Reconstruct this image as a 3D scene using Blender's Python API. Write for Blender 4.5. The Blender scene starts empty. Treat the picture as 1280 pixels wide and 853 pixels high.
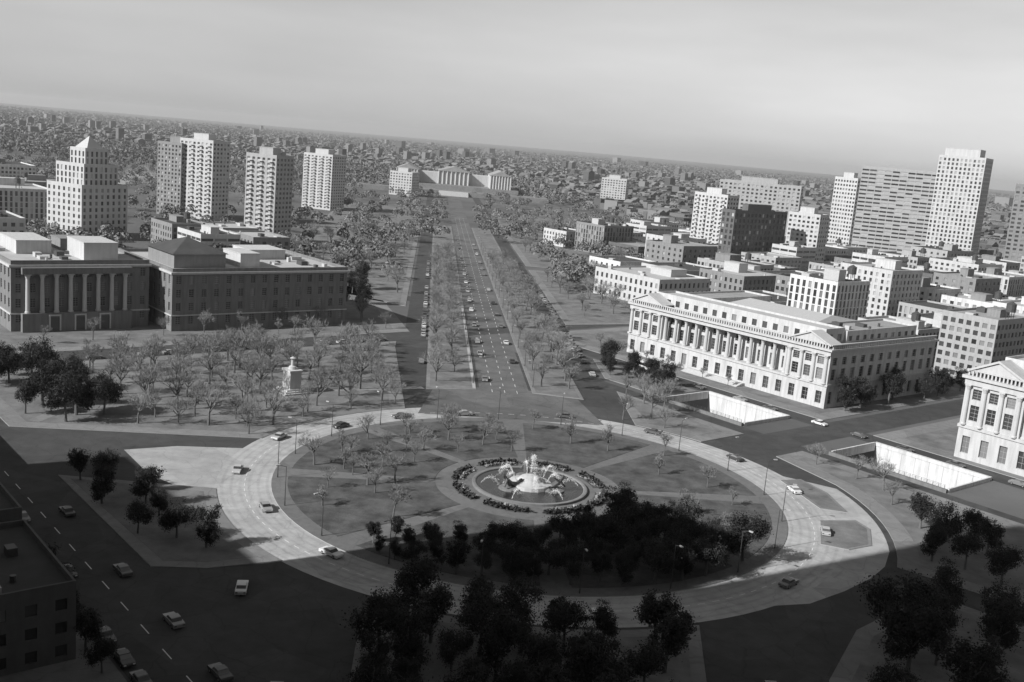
import bpy, math, random
import numpy as np
from mathutils import Matrix, Vector

# ------------------------------------------------------------------ camera, sky, sun, exposure
sc = bpy.context.scene
CAM_H = 78.0
PITCH, ROLL, FPX = math.radians(10.785), math.radians(5.0), 1300.0
cam_d = bpy.data.cameras.new('camera'); cam = bpy.data.objects.new('camera', cam_d)
sc.collection.objects.link(cam); sc.camera = cam
f_ = Vector((0, math.cos(PITCH), -math.sin(PITCH))); r_ = Vector((1, 0, 0)); u_ = r_.cross(f_)
r2 = r_*math.cos(ROLL) + u_*math.sin(ROLL); u2 = -r_*math.sin(ROLL) + u_*math.cos(ROLL)
m3 = Matrix((r2, u2, -f_)).transposed()
cam.matrix_world = Matrix.Translation((0, 0, CAM_H)) @ m3.to_4x4()
cam_d.sensor_width = 36.0; cam_d.lens = FPX/1280*36.0
cam_d.clip_start = 1.0; cam_d.clip_end = 60000

SUN_EL = math.radians(33)
SUN_AZ_TRAVEL = math.radians(58)          # light travels this far right of the view direction (+Y)
lx, ly = math.sin(SUN_AZ_TRAVEL), math.cos(SUN_AZ_TRAVEL)
world = bpy.data.worlds.new('World'); sc.world = world; world.use_nodes = True
wn, wl = world.node_tree.nodes, world.node_tree.links
wn.clear()
sky = wn.new('ShaderNodeTexSky'); sky.sky_type = 'NISHITA'; sky.sun_disc = False
sky.sun_elevation = SUN_EL; sky.sun_rotation = math.atan2(-lx, -ly)
sky.air_density = 2.6; sky.dust_density = 0.35; sky.ozone_density = 1.0
bw = wn.new('ShaderNodeVectorMath'); bw.operation = 'DOT_PRODUCT'; bw.inputs[1].default_value = (0.7, 0.3, 0.0)   # black-and-white film behind an orange filter
tc = wn.new('ShaderNodeTexCoord'); mp = wn.new('ShaderNodeMapping')
mp.inputs['Scale'].default_value = (1.6, 1.6, 9.0); mp.inputs['Rotation'].default_value = (0.12, 0.05, 0.3)
nz = wn.new('ShaderNodeTexNoise'); nz.inputs['Scale'].default_value = 2.2; nz.inputs['Detail'].default_value = 6
rm = wn.new('ShaderNodeMapRange'); rm.inputs['From Min'].default_value = 0.35; rm.inputs['From Max'].default_value = 0.75
rm.inputs['To Min'].default_value = 0.94; rm.inputs['To Max'].default_value = 1.10
mu = wn.new('ShaderNodeMath'); mu.operation = 'MULTIPLY'
bg = wn.new('ShaderNodeBackground'); bg.inputs['Strength'].default_value = 0.072
wo = wn.new('ShaderNodeOutputWorld')
wl.new(tc.outputs['Generated'], mp.inputs['Vector']); wl.new(mp.outputs['Vector'], nz.inputs['Vector'])
wl.new(nz.outputs['Fac'], rm.inputs['Value']); wl.new(sky.outputs['Color'], bw.inputs[0])
wl.new(bw.outputs['Value'], mu.inputs[0]); wl.new(rm.outputs['Result'], mu.inputs[1])
wl.new(mu.outputs['Value'], bg.inputs['Color']); wl.new(bg.outputs['Background'], wo.inputs['Surface'])

sun_d = bpy.data.lights.new('sun', 'SUN'); sun_d.energy = 5.0; sun_d.angle = math.radians(0.53)
sun_d.color = (1.0, 1.0, 1.0)
sun = bpy.data.objects.new('sun', sun_d); sc.collection.objects.link(sun)
sd = Vector((lx*math.cos(SUN_EL), ly*math.cos(SUN_EL), -math.sin(SUN_EL)))
sun.rotation_euler = sd.to_track_quat('-Z', 'Y').to_euler(); sun.location = (-300, -200, 400)

sc.view_settings.view_transform = 'Standard'; sc.view_settings.look = 'None'
sc.view_settings.exposure = 0.3; sc.view_settings.gamma = 1.0
sc.render.engine = 'CYCLES'
sc.cycles.max_bounces = 4; sc.cycles.diffuse_bounces = 2; sc.cycles.glossy_bounces = 2
sc.cycles.transmission_bounces = 3; sc.cycles.volume_bounces = 0; sc.cycles.transparent_max_bounces = 4

rnd = random.Random(7)
COL = sc.collection

# ------------------------------------------------------------------ city grid (a = metres east, b = metres north of the fountain)
CX, CY = 7.0, 231.0
TH = math.radians(50)
EX, EY = math.cos(TH), -math.sin(TH)
NX, NY = math.sin(TH), math.cos(TH)
GRID = -TH                                  # rotation of a grid-aligned object
PA = math.atan2(0.574, -0.819)              # the parkway's direction inside the grid
def W(a, b, z=0.0): return (CX + a*EX + b*NX, CY + a*EY + b*NY, z)
def PK(s, q):                               # along the parkway s, right of its axis q  -> (a, b)
    return (-0.819*s + 0.574*q, 0.574*s + 0.819*q)
PROT = GRID + math.atan2(0.819, 0.574)      # rotation of an object whose local x is the parkway's right and y its far end

# ------------------------------------------------------------------ materials
MATS = {}
def mat(name, v, rough=0.8, var=0.0, scale=1.0, spec=0.3, bump=0.0, island=0.0, objvar=0.0, stain=0.0, transl=0.0, metal=0.0, cracks=0.0, blinds=0.0, ring=0.0):
    m = bpy.data.materials.new(name); m.use_nodes = True
    n, l = m.node_tree.nodes, m.node_tree.links
    p = n['Principled BSDF']
    p.inputs['Roughness'].default_value = rough; p.inputs['Specular IOR Level'].default_value = spec
    p.inputs['Metallic'].default_value = metal
    p.inputs['Base Color'].default_value = (v, v, v, 1)
    fac = None
    def mul(x, y):
        k = n.new('ShaderNodeMath'); k.operation = 'MULTIPLY'
        l.new(x, k.inputs[0])
        if isinstance(y, float): k.inputs[1].default_value = y
        else: l.new(y, k.inputs[1])
        return k.outputs[0]
    def rng(src, lo, hi, a=0.25, b=0.75):
        k = n.new('ShaderNodeMapRange'); l.new(src, k.inputs['Value'])
        k.inputs['From Min'].default_value = a; k.inputs['From Max'].default_value = b
        k.inputs['To Min'].default_value = lo; k.inputs['To Max'].default_value = hi
        return k.outputs['Result']
    geo = n.new('ShaderNodeNewGeometry')
    if var:
        t = n.new('ShaderNodeTexNoise'); t.inputs['Scale'].default_value = scale; t.inputs['Detail'].default_value = 7
        t.inputs['Roughness'].default_value = 0.65
        l.new(geo.outputs['Position'], t.inputs['Vector'])
        fac = rng(t.outputs['Fac'], 1-var, 1+var)
    if stain:
        mpn = n.new('ShaderNodeMapping'); mpn.inputs['Scale'].default_value = (1.1, 1.1, 0.12)
        t = n.new('ShaderNodeTexNoise'); t.inputs['Scale'].default_value = 0.9; t.inputs['Detail'].default_value = 5
        l.new(geo.outputs['Position'], mpn.inputs['Vector']); l.new(mpn.outputs['Vector'], t.inputs['Vector'])
        s = rng(t.outputs['Fac'], 1-stain, 1+stain*0.4, 0.3, 0.6)
        fac = s if fac is None else mul(fac, s)
    if island:
        s = rng(geo.outputs['Random Per Island'], 1-island, 1+island, 0, 1)
        fac = s if fac is None else mul(fac, s)
    if objvar:
        oi = n.new('ShaderNodeObjectInfo'); s = rng(oi.outputs['Random'], 1-objvar, 1+objvar, 0, 1)
        fac = s if fac is None else mul(fac, s)
    if cracks:
        nn = n.new('ShaderNodeTexNoise'); nn.inputs['Scale'].default_value = 0.5; l.new(geo.outputs['Position'], nn.inputs['Vector'])
        ad = n.new('ShaderNodeVectorMath'); ad.operation = 'MULTIPLY_ADD'; ad.inputs[1].default_value = (1.5, 1.5, 0); l.new(nn.outputs['Color'], ad.inputs[0]); l.new(geo.outputs['Position'], ad.inputs[2])
        vo = n.new('ShaderNodeTexVoronoi'); vo.feature = 'DISTANCE_TO_EDGE'; vo.inputs['Scale'].default_value = 0.13; l.new(ad.outputs[0], vo.inputs['Vector'])
        s = rng(vo.outputs['Distance'], 1-cracks, 1.0, 0.0, 0.02)
        vc = n.new('ShaderNodeTexVoronoi'); vc.inputs['Scale'].default_value = 0.07; l.new(geo.outputs['Position'], vc.inputs['Vector'])
        sp = n.new('ShaderNodeSeparateColor'); l.new(vc.outputs['Color'], sp.inputs['Color'])
        s = mul(s, rng(sp.outputs[0], 1-cracks*.7, 1+cracks*.5, 0, 1))
        fac = s if fac is None else mul(fac, s)
    if ring:                                   # tyre-darkened wheel tracks round the circle
        sb = n.new('ShaderNodeVectorMath'); sb.operation = 'SUBTRACT'; sb.inputs[1].default_value = (CX, CY, 0.02); l.new(geo.outputs['Position'], sb.inputs[0])
        ln = n.new('ShaderNodeVectorMath'); ln.operation = 'LENGTH'; l.new(sb.outputs[0], ln.inputs[0])
        wv = n.new('ShaderNodeMath'); wv.operation = 'MULTIPLY'; wv.inputs[1].default_value = 6.283/1.9; l.new(ln.outputs['Value'], wv.inputs[0])
        sn = n.new('ShaderNodeMath'); sn.operation = 'SINE'; l.new(wv.outputs[0], sn.inputs[0])
        s = rng(sn.outputs[0], 1.0, 1-ring, 0.1, 0.9)
        tn = n.new('ShaderNodeTexNoise'); tn.inputs['Scale'].default_value = 0.11; l.new(geo.outputs['Position'], tn.inputs['Vector'])
        mxx = n.new('ShaderNodeMix'); mxx.data_type = 'FLOAT'; mxx.inputs[3].default_value = 1.0
        l.new(tn.outputs['Fac'], mxx.inputs[0]); l.new(s, mxx.inputs[2]); s = mxx.outputs[0]
        fac = s if fac is None else mul(fac, s)
    if blinds:
        oi = n.new('ShaderNodeObjectInfo'); ad = n.new('ShaderNodeMath'); ad.operation = 'ADD'
        l.new(geo.outputs['Random Per Island'], ad.inputs[0]); l.new(oi.outputs['Random'], ad.inputs[1])
        fr = n.new('ShaderNodeMath'); fr.operation = 'FRACT'; l.new(ad.outputs[0], fr.inputs[0])
        s = rng(fr.outputs[0], 1.0, blinds/v, .72, .76); fac = s if fac is None else mul(fac, s)
    if fac is not None:
        out = mul(fac, float(v)); l.new(out, p.inputs['Base Color'])
    if bump:
        t = n.new('ShaderNodeTexNoise'); t.inputs['Scale'].default_value = 2.5; t.inputs['Detail'].default_value = 6
        l.new(geo.outputs['Position'], t.inputs['Vector'])
        bn = n.new('ShaderNodeBump'); bn.inputs['Strength'].default_value = bump; bn.inputs['Distance'].default_value = 0.2
        l.new(t.outputs['Fac'], bn.inputs['Height']); l.new(bn.outputs['Normal'], p.inputs['Normal'])
    if transl:
        tr = n.new('ShaderNodeBsdfTranslucent'); tr.inputs['Color'].default_value = (v*1.2, v*1.2, v*1.2, 1)
        if fac is not None: l.new(out, tr.inputs['Color'])
        mx = n.new('ShaderNodeMixShader'); mx.inputs['Fac'].default_value = transl
        l.new(p.outputs['BSDF'], mx.inputs[1]); l.new(tr.outputs['BSDF'], mx.inputs[2])
        l.new(mx.outputs['Shader'], n['Material Output'].inputs['Surface'])
    MATS[name] = m
    return m
mat('ground', 0.10, 0.95, 0.45, 0.012)
mat('asphalt', 0.055, 0.9, 0.28, 0.25, bump=0.1, cracks=0.25)
mat('parkway_asphalt', 0.115, 0.9, 0.25, 0.2, bump=0.1, cracks=0.3)
mat('garden_path', 0.14, 0.9, 0.2, 0.5, cracks=0.15)
mat('concrete_road', 0.34, 0.9, 0.24, 0.22, bump=0.1, cracks=0.16)
mat('ring_concrete', 0.37, 0.9, 0.24, 0.3, bump=0.1, cracks=0.16, ring=0.22)
mat('pavement', 0.19, 0.9, 0.18, 0.4, cracks=0.2)
mat('kerb', 0.33, 0.85, 0.1, 1.0)
mat('lawn', 0.15, 0.95, 0.45, 0.16, bump=0.4)
mat('garden_lawn', 0.078, 0.95, 0.65, 0.22, bump=0.5)
mat('shade_toned_stone', 0.165, 0.85, 0.08, 0.3, stain=0.2)  # limestone darkened all over: the museum fronts' shade is put into the colour
mat('twig', 0.21, 0.9, objvar=0.25)
mat('paint', 0.62, 0.7, 0.2, 1.5)
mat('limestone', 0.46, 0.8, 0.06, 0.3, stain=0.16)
mat('stone_trim', 0.45, 0.8, 0.06, 0.5, stain=0.10)
mat('pale_brick', 0.33, 0.85, 0.08, 0.6, stain=0.10)
mat('grey_brick', 0.21, 0.88, 0.10, 0.6, stain=0.12)
mat('dark_brick', 0.11, 0.9, 0.12, 0.6, stain=0.12)
mat('white_wall', 0.45, 0.8, 0.05, 0.4, stain=0.10)
mat('conc_wall', 0.56, 0.85, 0.08, 0.3, stain=0.2)
mat('roof_tar', 0.06, 0.95, 0.3, 0.15, stain=0)
mat('roof_gravel', 0.27, 0.95, 0.2, 0.2)
mat('roof_pale', 0.38, 0.9, 0.15, 0.15)
mat('metal_dark', 0.06, 0.5, spec=0.5)
mat('metal_pale', 0.42, 0.5, 0.1, 1.0, spec=0.5)
mat('bronze', 0.07, 0.45, 0.3, 2.0, spec=0.6)
mat('glass', 0.035, 0.08, objvar=0.5, spec=0.7, blinds=0.22)
mat('glass_far', 0.05, 0.15, island=0.5, spec=0.6, blinds=0.28)
mat('frame', 0.35, 0.6)
mat('bark', 0.13, 0.95, 0.2, 3.0)
mat('leaf', 0.115, 0.7, objvar=0.28, island=0.45, transl=0.25, spec=0.2)
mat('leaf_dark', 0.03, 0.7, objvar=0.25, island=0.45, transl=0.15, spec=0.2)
mat('leaf_far', 0.14, 0.8, island=0.55, var=0.3, scale=0.006, spec=0.1)
mat('hedge', 0.05, 0.8, island=0.4, spec=0.2)
mat('flower', 0.22, 0.8, island=0.6)
mat('water', 0.03, 0.06, spec=0.6, bump=0.25)
mat('spray', 0.85, 0.6, transl=0.5)
mat('tyre', 0.02, 0.9); mat('hub', 0.4, 0.4, metal=0.6)
for i, v in enumerate((0.65, 0.42, 0.18, 0.05, 0.28, 0.10)): mat('paint_%d' % i, v, 0.25, spec=0.6)
mat('lamp_glass', 0.7, 0.3); mat('headlight', 0.75, 0.2); mat('taillight', 0.08, 0.3)
mat('city_mass', 0.125, 0.9, island=0.6, var=0.25, scale=0.004)
mat('river', 0.06, 0.12, spec=0.6)

# ------------------------------------------------------------------ mesh helpers
class MB:
    def __init__(s): s.v = []; s.f = []; s.m = []
    def quad(s, p0, p1, p2, p3, mi=0):
        i = len(s.v); s.v += [p0, p1, p2, p3]; s.f.append((i, i+1, i+2, i+3)); s.m.append(mi)
    def tri(s, p0, p1, p2, mi=0):
        i = len(s.v); s.v += [p0, p1, p2]; s.f.append((i, i+1, i+2)); s.m.append(mi)
    def box(s, x0, x1, y0, y1, z0, z1, mi=0, bottom=False):
        i = len(s.v)
        s.v += [(x0,y0,z0),(x1,y0,z0),(x1,y1,z0),(x0,y1,z0),(x0,y0,z1),(x1,y0,z1),(x1,y1,z1),(x0,y1,z1)]
        fs = [(4,5,6,7),(0,1,5,4),(1,2,6,5),(2,3,7,6),(3,0,4,7)]
        if bottom: fs.append((3,2,1,0))
        for q in fs: s.f.append(tuple(i+k for k in q)); s.m.append(mi)
        return s
    def prism(s, poly, z0, z1, mi=0, mi_side=None):
        i = len(s.v); n = len(poly)
        s.v += [(x, y, z1) for x, y in poly] + [(x, y, z0) for x, y in poly]
        s.f.append(tuple(range(i, i+n))); s.m.append(mi)
        for k in range(n):
            k2 = (k+1) % n
            s.f.append((i+k, i+n+k, i+n+k2, i+k2)); s.m.append(mi if mi_side is None else mi_side)
        return s
    def cyl(s, x, y, z0, z1, r0, r1=None, n=8, mi=0, cap=True):
        r1 = r0 if r1 is None else r1
        i = len(s.v)
        for z, r in ((z0, r0), (z1, r1)):
            for k in range(n):
                t = 2*math.pi*k/n; s.v.append((x+r*math.cos(t), y+r*math.sin(t), z))
        for k in range(n):
            k2 = (k+1) % n; s.f.append((i+k, i+k2, i+n+k2, i+n+k)); s.m.append(mi)
        if cap: s.f.append(tuple(range(i+n, i+2*n))); s.m.append(mi)
        return s
    def lathe(s, prof, n=24, x=0, y=0, mi=0):
        i = len(s.v); m = len(prof)
        for r, z in prof:
            for k in range(n):
                t = 2*math.pi*k/n; s.v.append((x+r*math.cos(t), y+r*math.sin(t), z))
        for j in range(m-1):
            for k in range(n):
                k2 = (k+1) % n
                s.f.append((i+j*n+k, i+j*n+k2, i+(j+1)*n+k2, i+(j+1)*n+k)); s.m.append(mi)
        return s
    def limb(s, p0, p1, r0, r1, n=6, mi=0):
        p0, p1 = Vector(p0), Vector(p1); d = (p1-p0).normalized()
        a = d.orthogonal().normalized(); b = d.cross(a); i = len(s.v)
        for p, r in ((p0, r0), (p1, r1)):
            for k in range(n):
                t = 2*math.pi*k/n; s.v.append(tuple(p + a*(r*math.cos(t)) + b*(r*math.sin(t))))
        for k in range(n):
            k2 = (k+1) % n; s.f.append((i+k, i+k2, i+n+k2, i+n+k)); s.m.append(mi)
        s.f.append(tuple(range(i+n, i+2*n))); s.m.append(mi)
        return s
    def mesh(s, name, *mats):
        me = bpy.data.meshes.new(name); me.from_pydata(s.v, [], s.f)
        for k in mats: me.materials.append(MATS[k])
        if len(mats) > 1: me.polygons.foreach_set('material_index', s.m)
        me.update(); return me
def put(name, me, parent=None, loc=(0,0,0), rz=0.0, scale=None):
    o = bpy.data.objects.new(name, me); COL.objects.link(o)
    o.parent = parent; o.location = loc; o.rotation_euler = (0, 0, rz)
    if scale is not None: o.scale = (scale, scale, scale) if isinstance(scale, (int, float)) else scale
    return o
def tag(o, label=None, cat=None, group=None, kind=None):
    if label: o['label'] = label
    if cat: o['category'] = cat
    if group: o['group'] = group
    if kind: o['kind'] = kind
    return o
def thing(name, label, cat, loc, rz=0.0, group=None):
    return tag(put(name, None, None, loc, rz), label, cat, group)
def struct(name, me): return tag(put(name, me), kind='structure')
def copy_tree(o, parent=None):
    c = o.copy(); COL.objects.link(c); c.parent = parent
    for ch in o.children: copy_tree(ch, c)
    return c
ORD = ['first','second','third','fourth','fifth','sixth','seventh','eighth','ninth','tenth','eleventh','twelfth','thirteenth','fourteenth','fifteenth','sixteenth','seventeenth','eighteenth','nineteenth','twentieth']
ORD += ['twenty-'+w for w in ORD[:9]] + ['thirtieth'] + ['thirty-'+w for w in ORD[:9]] + ['fortieth'] + ['forty-'+w for w in ORD[:9]] + ['fiftieth']
ORD.insert(20, ORD[20]) if False else None
def nth(i): return ORD[i]

# ------------------------------------------------------------------ ground, with the two openings of the sunken expressway
TR_B0, TR_B1, TR_Z = 97.0, 120.0, -7.0
TRENCH = [(-47.5, -15.5), (16.0, 50.0)]
acuts = [-16000, -3000, -600, -47.5, -15.5, 16.0, 50.0, 600, 3000, 16000]
bcuts = [-16000, -3000, -600, TR_B0, TR_B1, 600, 3000, 16000]
g = MB()
for i in range(len(acuts)-1):
    for j in range(len(bcuts)-1):
        if bcuts[j] == TR_B0 and any(acuts[i] == t[0] for t in TRENCH): continue
        g.quad(W(acuts[i], bcuts[j]), W(acuts[i+1], bcuts[j]), W(acuts[i+1], bcuts[j+1]), W(acuts[i], bcuts[j+1]))
struct('ground', g.mesh('ground', 'ground'))

def sheet(name, poly, z, m, kind='structure'):
    b = MB(); b.v = [W(a, c, z) for a, c in poly]; b.f = [tuple(range(len(poly)))]; b.m = [0]
    return struct(name, b.mesh(name, m))
def arc(r, t0, t1, n=24):
    return [(r*math.cos(math.radians(t0+(t1-t0)*k/n)), r*math.sin(math.radians(t0+(t1-t0)*k/n))) for k in range(n+1)]
R_IN, R_OUT = 58.5, 70.0
def annulus(name, r0, r1, z, m, n=96):
    b = MB()
    for k in range(n):
        t, t2 = 2*math.pi*k/n, 2*math.pi*(k+1)/n
        b.quad(W(r0*math.cos(t), r0*math.sin(t), z), W(r1*math.cos(t), r1*math.sin(t), z), W(r1*math.cos(t2), r1*math.sin(t2), z), W(r0*math.cos(t2), r0*math.sin(t2), z))
    return struct(name, b.mesh(name, m))
# streets
sheet('street_surface', [(-168, -92), (160, -92), (160, 96.3), (-168, 96.3)], 0.004, 'asphalt')
annulus('circle_road', 50, R_OUT+.3, 0.02, 'ring_concrete')
sheet('junction_road', [(20, 66)] + arc(79.5, 64, 34, 12) + [(70, 36), (72, 28), (73, 17), (73, 6), (69, -4), (66, 10), (60, 28), (40, 50)], 0.016, 'concrete_road')
def strip(name, p0, p1, w, z, m, n=1):
    (a0, b0), (a1, b1) = p0, p1; L = math.hypot(a1-a0, b1-b0); ux, uy = (a1-a0)/L, (b1-b0)/L
    nx, ny = -uy*w/2, ux*w/2
    return sheet(name, [(a0-nx, b0-ny), (a1-nx, b1-ny), (a1+nx, b1+ny), (a0+nx, b0+ny)], z, m)
strip('parkway_road', PK(59.5, 0), PK(1250, 0), 16, 0.03, 'parkway_asphalt')
sheet('parkway_mouth_road', [PK(58.6, -27), PK(58.6, 27), PK(95, 22), PK(95, -22)], 0.026, 'parkway_asphalt')
sheet('plaza', [PK(93, -13.5), PK(93, -9.2), PK(250, -9.2), PK(250, -13.5)], 0.165, 'concrete_road')
strip('parkway_side_road', PK(85, -30), PK(1200, -30), 9, 0.032, 'asphalt')
strip('parkway_side_road', PK(85, 30), PK(1200, 30), 9, 0.032, 'asphalt')
strip('race_street', (-420, -99), (200, -99), 14, 0.034, 'asphalt')
strip('twentieth_street', (-161, -300), (-161, 420), 12, 0.036, 'asphalt')
strip('vine_street', (-330, 125.2), (330, 125.2), 8.6, 0.026, 'asphalt')
strip('nineteenth_street', (0, 80), (0, 600), 13, 0.038, 'asphalt')
strip('parkway_approach_road', PK(-60, -42), PK(-230, -42), 12, 0.008, 'asphalt')
strip('parkway_approach_road', PK(-50, 29), PK(-230, 22), 12, 0.012, 'asphalt')
strip('link_road', (-40, -55), (-72, -99), 20, 0.010, 'asphalt')
sheet('link_road_apron', [(-62, -72), (-60, -60), (-52, -46), (-40, -54), (-20, -67), (-30, -70), (-44, -73)], 0.0145, 'concrete_road')

# ------------------------------------------------------------------ pavement blocks with kerbs and lawns
def area(poly): return 0.5*sum(poly[k][0]*poly[(k+1) % len(poly)][1]-poly[(k+1) % len(poly)][0]*poly[k][1] for k in range(len(poly)))
def inset(poly, d):
    n = len(poly); out = []
    for k in range(n):
        x0, y0 = poly[k-1]; x1, y1 = poly[k]; x2, y2 = poly[(k+1) % n]
        def nrm(ax, ay, bx, by):
            L = math.hypot(bx-ax, by-ay) or 1; return (-(by-ay)/L, (bx-ax)/L)
        n1 = nrm(x0, y0, x1, y1); n2 = nrm(x1, y1, x2, y2)
        mx, my = n1[0]+n2[0], n1[1]+n2[1]; L2 = (mx*mx+my*my)/2 or 1
        s = min(1/(L2), 1.6)
        out.append((x1+mx*d*s, y1+my*d*s))
    return out
def inside(p, poly):
    x, y = p; c = False; j = len(poly)-1
    for i in range(len(poly)):
        xi, yi = poly[i]; xj, yj = poly[j]
        if (yi > y) != (yj > y) and x < (xj-xi)*(y-yi)/(yj-yi)+xi: c = not c
        j = i
    return c
BLOCKS = {}
def block(key, poly, walk=4.5, lawn=True):
    if area(poly) < 0: poly = poly[::-1]
    b = MB(); pw = [W(x, y)[:2] for x, y in poly]
    # grid->world keeps orientation
    b.prism(pw, -0.05, 0.14, 0, 1)
    struct('pavement', b.mesh('pavement', 'pavement', 'kerb'))
    inn = inset(poly, walk)
    if lawn:
        b = MB(); b.prism([W(x, y)[:2] for x, y in inn], 0.10, 0.17)
        struct('lawn', b.mesh('lawn', 'lawn'))
    BLOCKS[key] = inn
    return inn
def path(p0, p1, w=3.0, z=0.19): return strip('path', p0, p1, w, z, 'pavement')

block('west', arc(R_OUT, 171, 214, 14) + [(-90, -90), (-153, -90), (-153, 62)] + [PK(150, -37)])
for p0, p1 in (((-97.5, -10.6), (-68, -34)), ((-97.5, -10.6), (-149, 34)), ((-97.5, -10.6), (-149, -62)), ((-97.5, -10.6), (-88, 30)), ((-149, -20), (-92, -84))): path(p0, p1, 3.2)
block('southwest', arc(R_OUT, 246, 280, 14) + [(9, -82), (4, -90), (-50, -90)], 2.6)
block('north', arc(R_OUT+1, 97, 114, 10) + [(-62, 90), (-9, 90)])
block('vine_triangle', [(-78, 100), (-52, 100), (-52, 119), (-104, 119)], 2.5)
block('northeast', [(10, 92), (112, 92), (112, 46)] + arc(81, 28, 66, 10) + [(10, 80)])
block('east', [(84, 4), (83, 20), (86, 32), (112, 36), (150, -30), PK(-140, 33), (92, -16)], 3.0)
block('approach', [PK(-72, -34), PK(-230, -34), PK(-230, 13), PK(-95, 18)] + [(r[0]*1.02, r[1]*1.02) for r in arc(R_OUT, -16, -56, 8)], 2.5)
block('race_south', [(-420, -106.5), (55, -106.5), (55, -180), (-420, -180)], 5, lawn=False)
block('race_corner', [PK(-93, -50), (62, -91.5), (160, -91.5), PK(-230, -50)], 3, lawn=False)
block('museum', [(-168, -91), (-168, 78), (-330, 150), (-330, -91)], 6)
block('library', [(-152, 129.6), (-9, 129.6), (-9, 230), (-152, 230)], 6)
block('court', [(9, 129.6), (170, 129.6), (170, 230), (9, 230)], 6)
# parkway medians and side lawns
block('median_left', [PK(92, -9), PK(700, -9), PK(700, -25), PK(88, -25)], 1.2)
block('median_right', [PK(92, 9), PK(700, 9), PK(700, 25), PK(88, 25)], 1.2)
block('park_left', [PK(245, -36), PK(900, -36), PK(900, -120), PK(300, -120)], 4)
block('park_right', [PK(225, 36), PK(420, 36), PK(420, 100), PK(255, 100)], 4)
block('park_right_far', [PK(440, 36), PK(900, 36), PK(900, 130), PK(440, 130)], 4)
# splitter islands of the northeast junction
block('island_a', [(24, 63), (42, 54), (47, 58), (36, 66), (26, 69)], 0.8)
block('island_b', [(47, 47), (56, 34), (61, 37), (62, 44), (56, 53), (51, 55)], 0.8)

# ------------------------------------------------------------------ the circle: central garden
b = MB(); b.prism([W(*p)[:2] for p in arc(R_IN, 0, 357, 95)], -0.05, 0.14, 0, 1); struct('garden_path', b.mesh('garden_path', 'garden_path', 'kerb'))
def ring_sector(r0, r1, t0, t1, z, m, name, n=12):
    b = MB()
    b.prism([W(*p)[:2] for p in arc(r0, t1, t0, n)[::-1][::-1] + arc(r1, t0, t1, n)][::-1] if False else [W(*p)[:2] for p in arc(r1, t0, t1, n) + arc(r0, t1, t0, n)], 0.08, z)
    return struct(name, b.mesh(name, m))
for k in range(8):
    t = 45*k + 10
    ring_sector(22, 55, t+3, t+42, 0.20, 'garden_lawn', 'lawn')
    ring_sector(15.2, 18.2, t+6, t+39, 0.22, 'garden_lawn', 'lawn')

# ------------------------------------------------------------------ expressway openings: retaining walls, road below
for k, (a0, a1) in enumerate(TRENCH):
    sheet('expressway_road', [(a0-14, TR_B0-1), (a1+14, TR_B0-1), (a1+14, TR_B1+1), (a0-14, TR_B1+1)], TR_Z, 'asphalt')
    for bb in (102.5, 108.5, 114.5):
        sheet('lane_line', [(a0-12, bb), (a1+12, bb), (a1+12, bb+.18), (a0-12, bb+.18)], TR_Z+0.012, 'paint')
    side = ['west', 'east'][k]
    w = thing('retaining_wall', 'long bright concrete retaining wall of the sunken road %s of the cross street' % side, 'wall', W(a0, TR_B1), GRID, 'expressway retaining walls')
    n = 8; L = a1-a0
    for i in range(n):
        m = MB(); m.box(L*i/n+.03, L*(i+1)/n-.03, -.35, 0.4, TR_Z, 0.02); put('wall_panel', m.mesh('wall_panel', 'conc_wall'), w)
    m = MB(); m.box(-.4, L+.4, -.5, 0.6, 0.02, 1.0); put('parapet', m.mesh('parapet', 'conc_wall'), w)
    w = thing('retaining_wall', 'shaded near retaining wall with low parapet, %s opening of the sunken road' % side, 'wall', W(a0, TR_B0), GRID, 'expressway near walls')
    m = MB(); m.box(0, L, -.4, 0.0, TR_Z, 0.02); put('wall_panel', m.mesh('wall_panel', 'conc_wall'), w)
    m = MB(); m.box(-.4, L+.4, -.6, 0.2, 0.02, 1.0); put('parapet', m.mesh('parapet', 'shade_toned_stone'), w)
    m = MB()
    for i in range(int(L/1.6)+1): m.box(i*1.6-.04, i*1.6+.04, -.24, -.16, 1.002, 2.0)
    for z in (1.3, 1.65, 2.0): m.box(0, L, -.22, -.18, z+.002, z+.05, bottom=True)
    put('railing', m.mesh('railing', 'metal_dark'), w)
    for aa, s, wd in ((a0, -1, 'west'), (a1, 1, 'east')):
        p = thing('bridge_edge', 'concrete bridge edge beam closing the %s end of the %s road opening' % (wd, side), 'bridge', W(aa, TR_B0), GRID)
        m = MB(); x0, x1 = sorted((0, s*0.6)); m.box(x0, x1, 0.25, TR_B1-TR_B0-.55, -1.4, 0.015, bottom=True); put('beam', m.mesh('beam', 'conc_wall'), p)
        m = MB(); m.box(x0+.05, x1-.05, 0.65, TR_B1-TR_B0-.6, 0.015, 1.05); put('parapet', m.mesh('parapet', 'conc_wall'), p)

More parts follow.
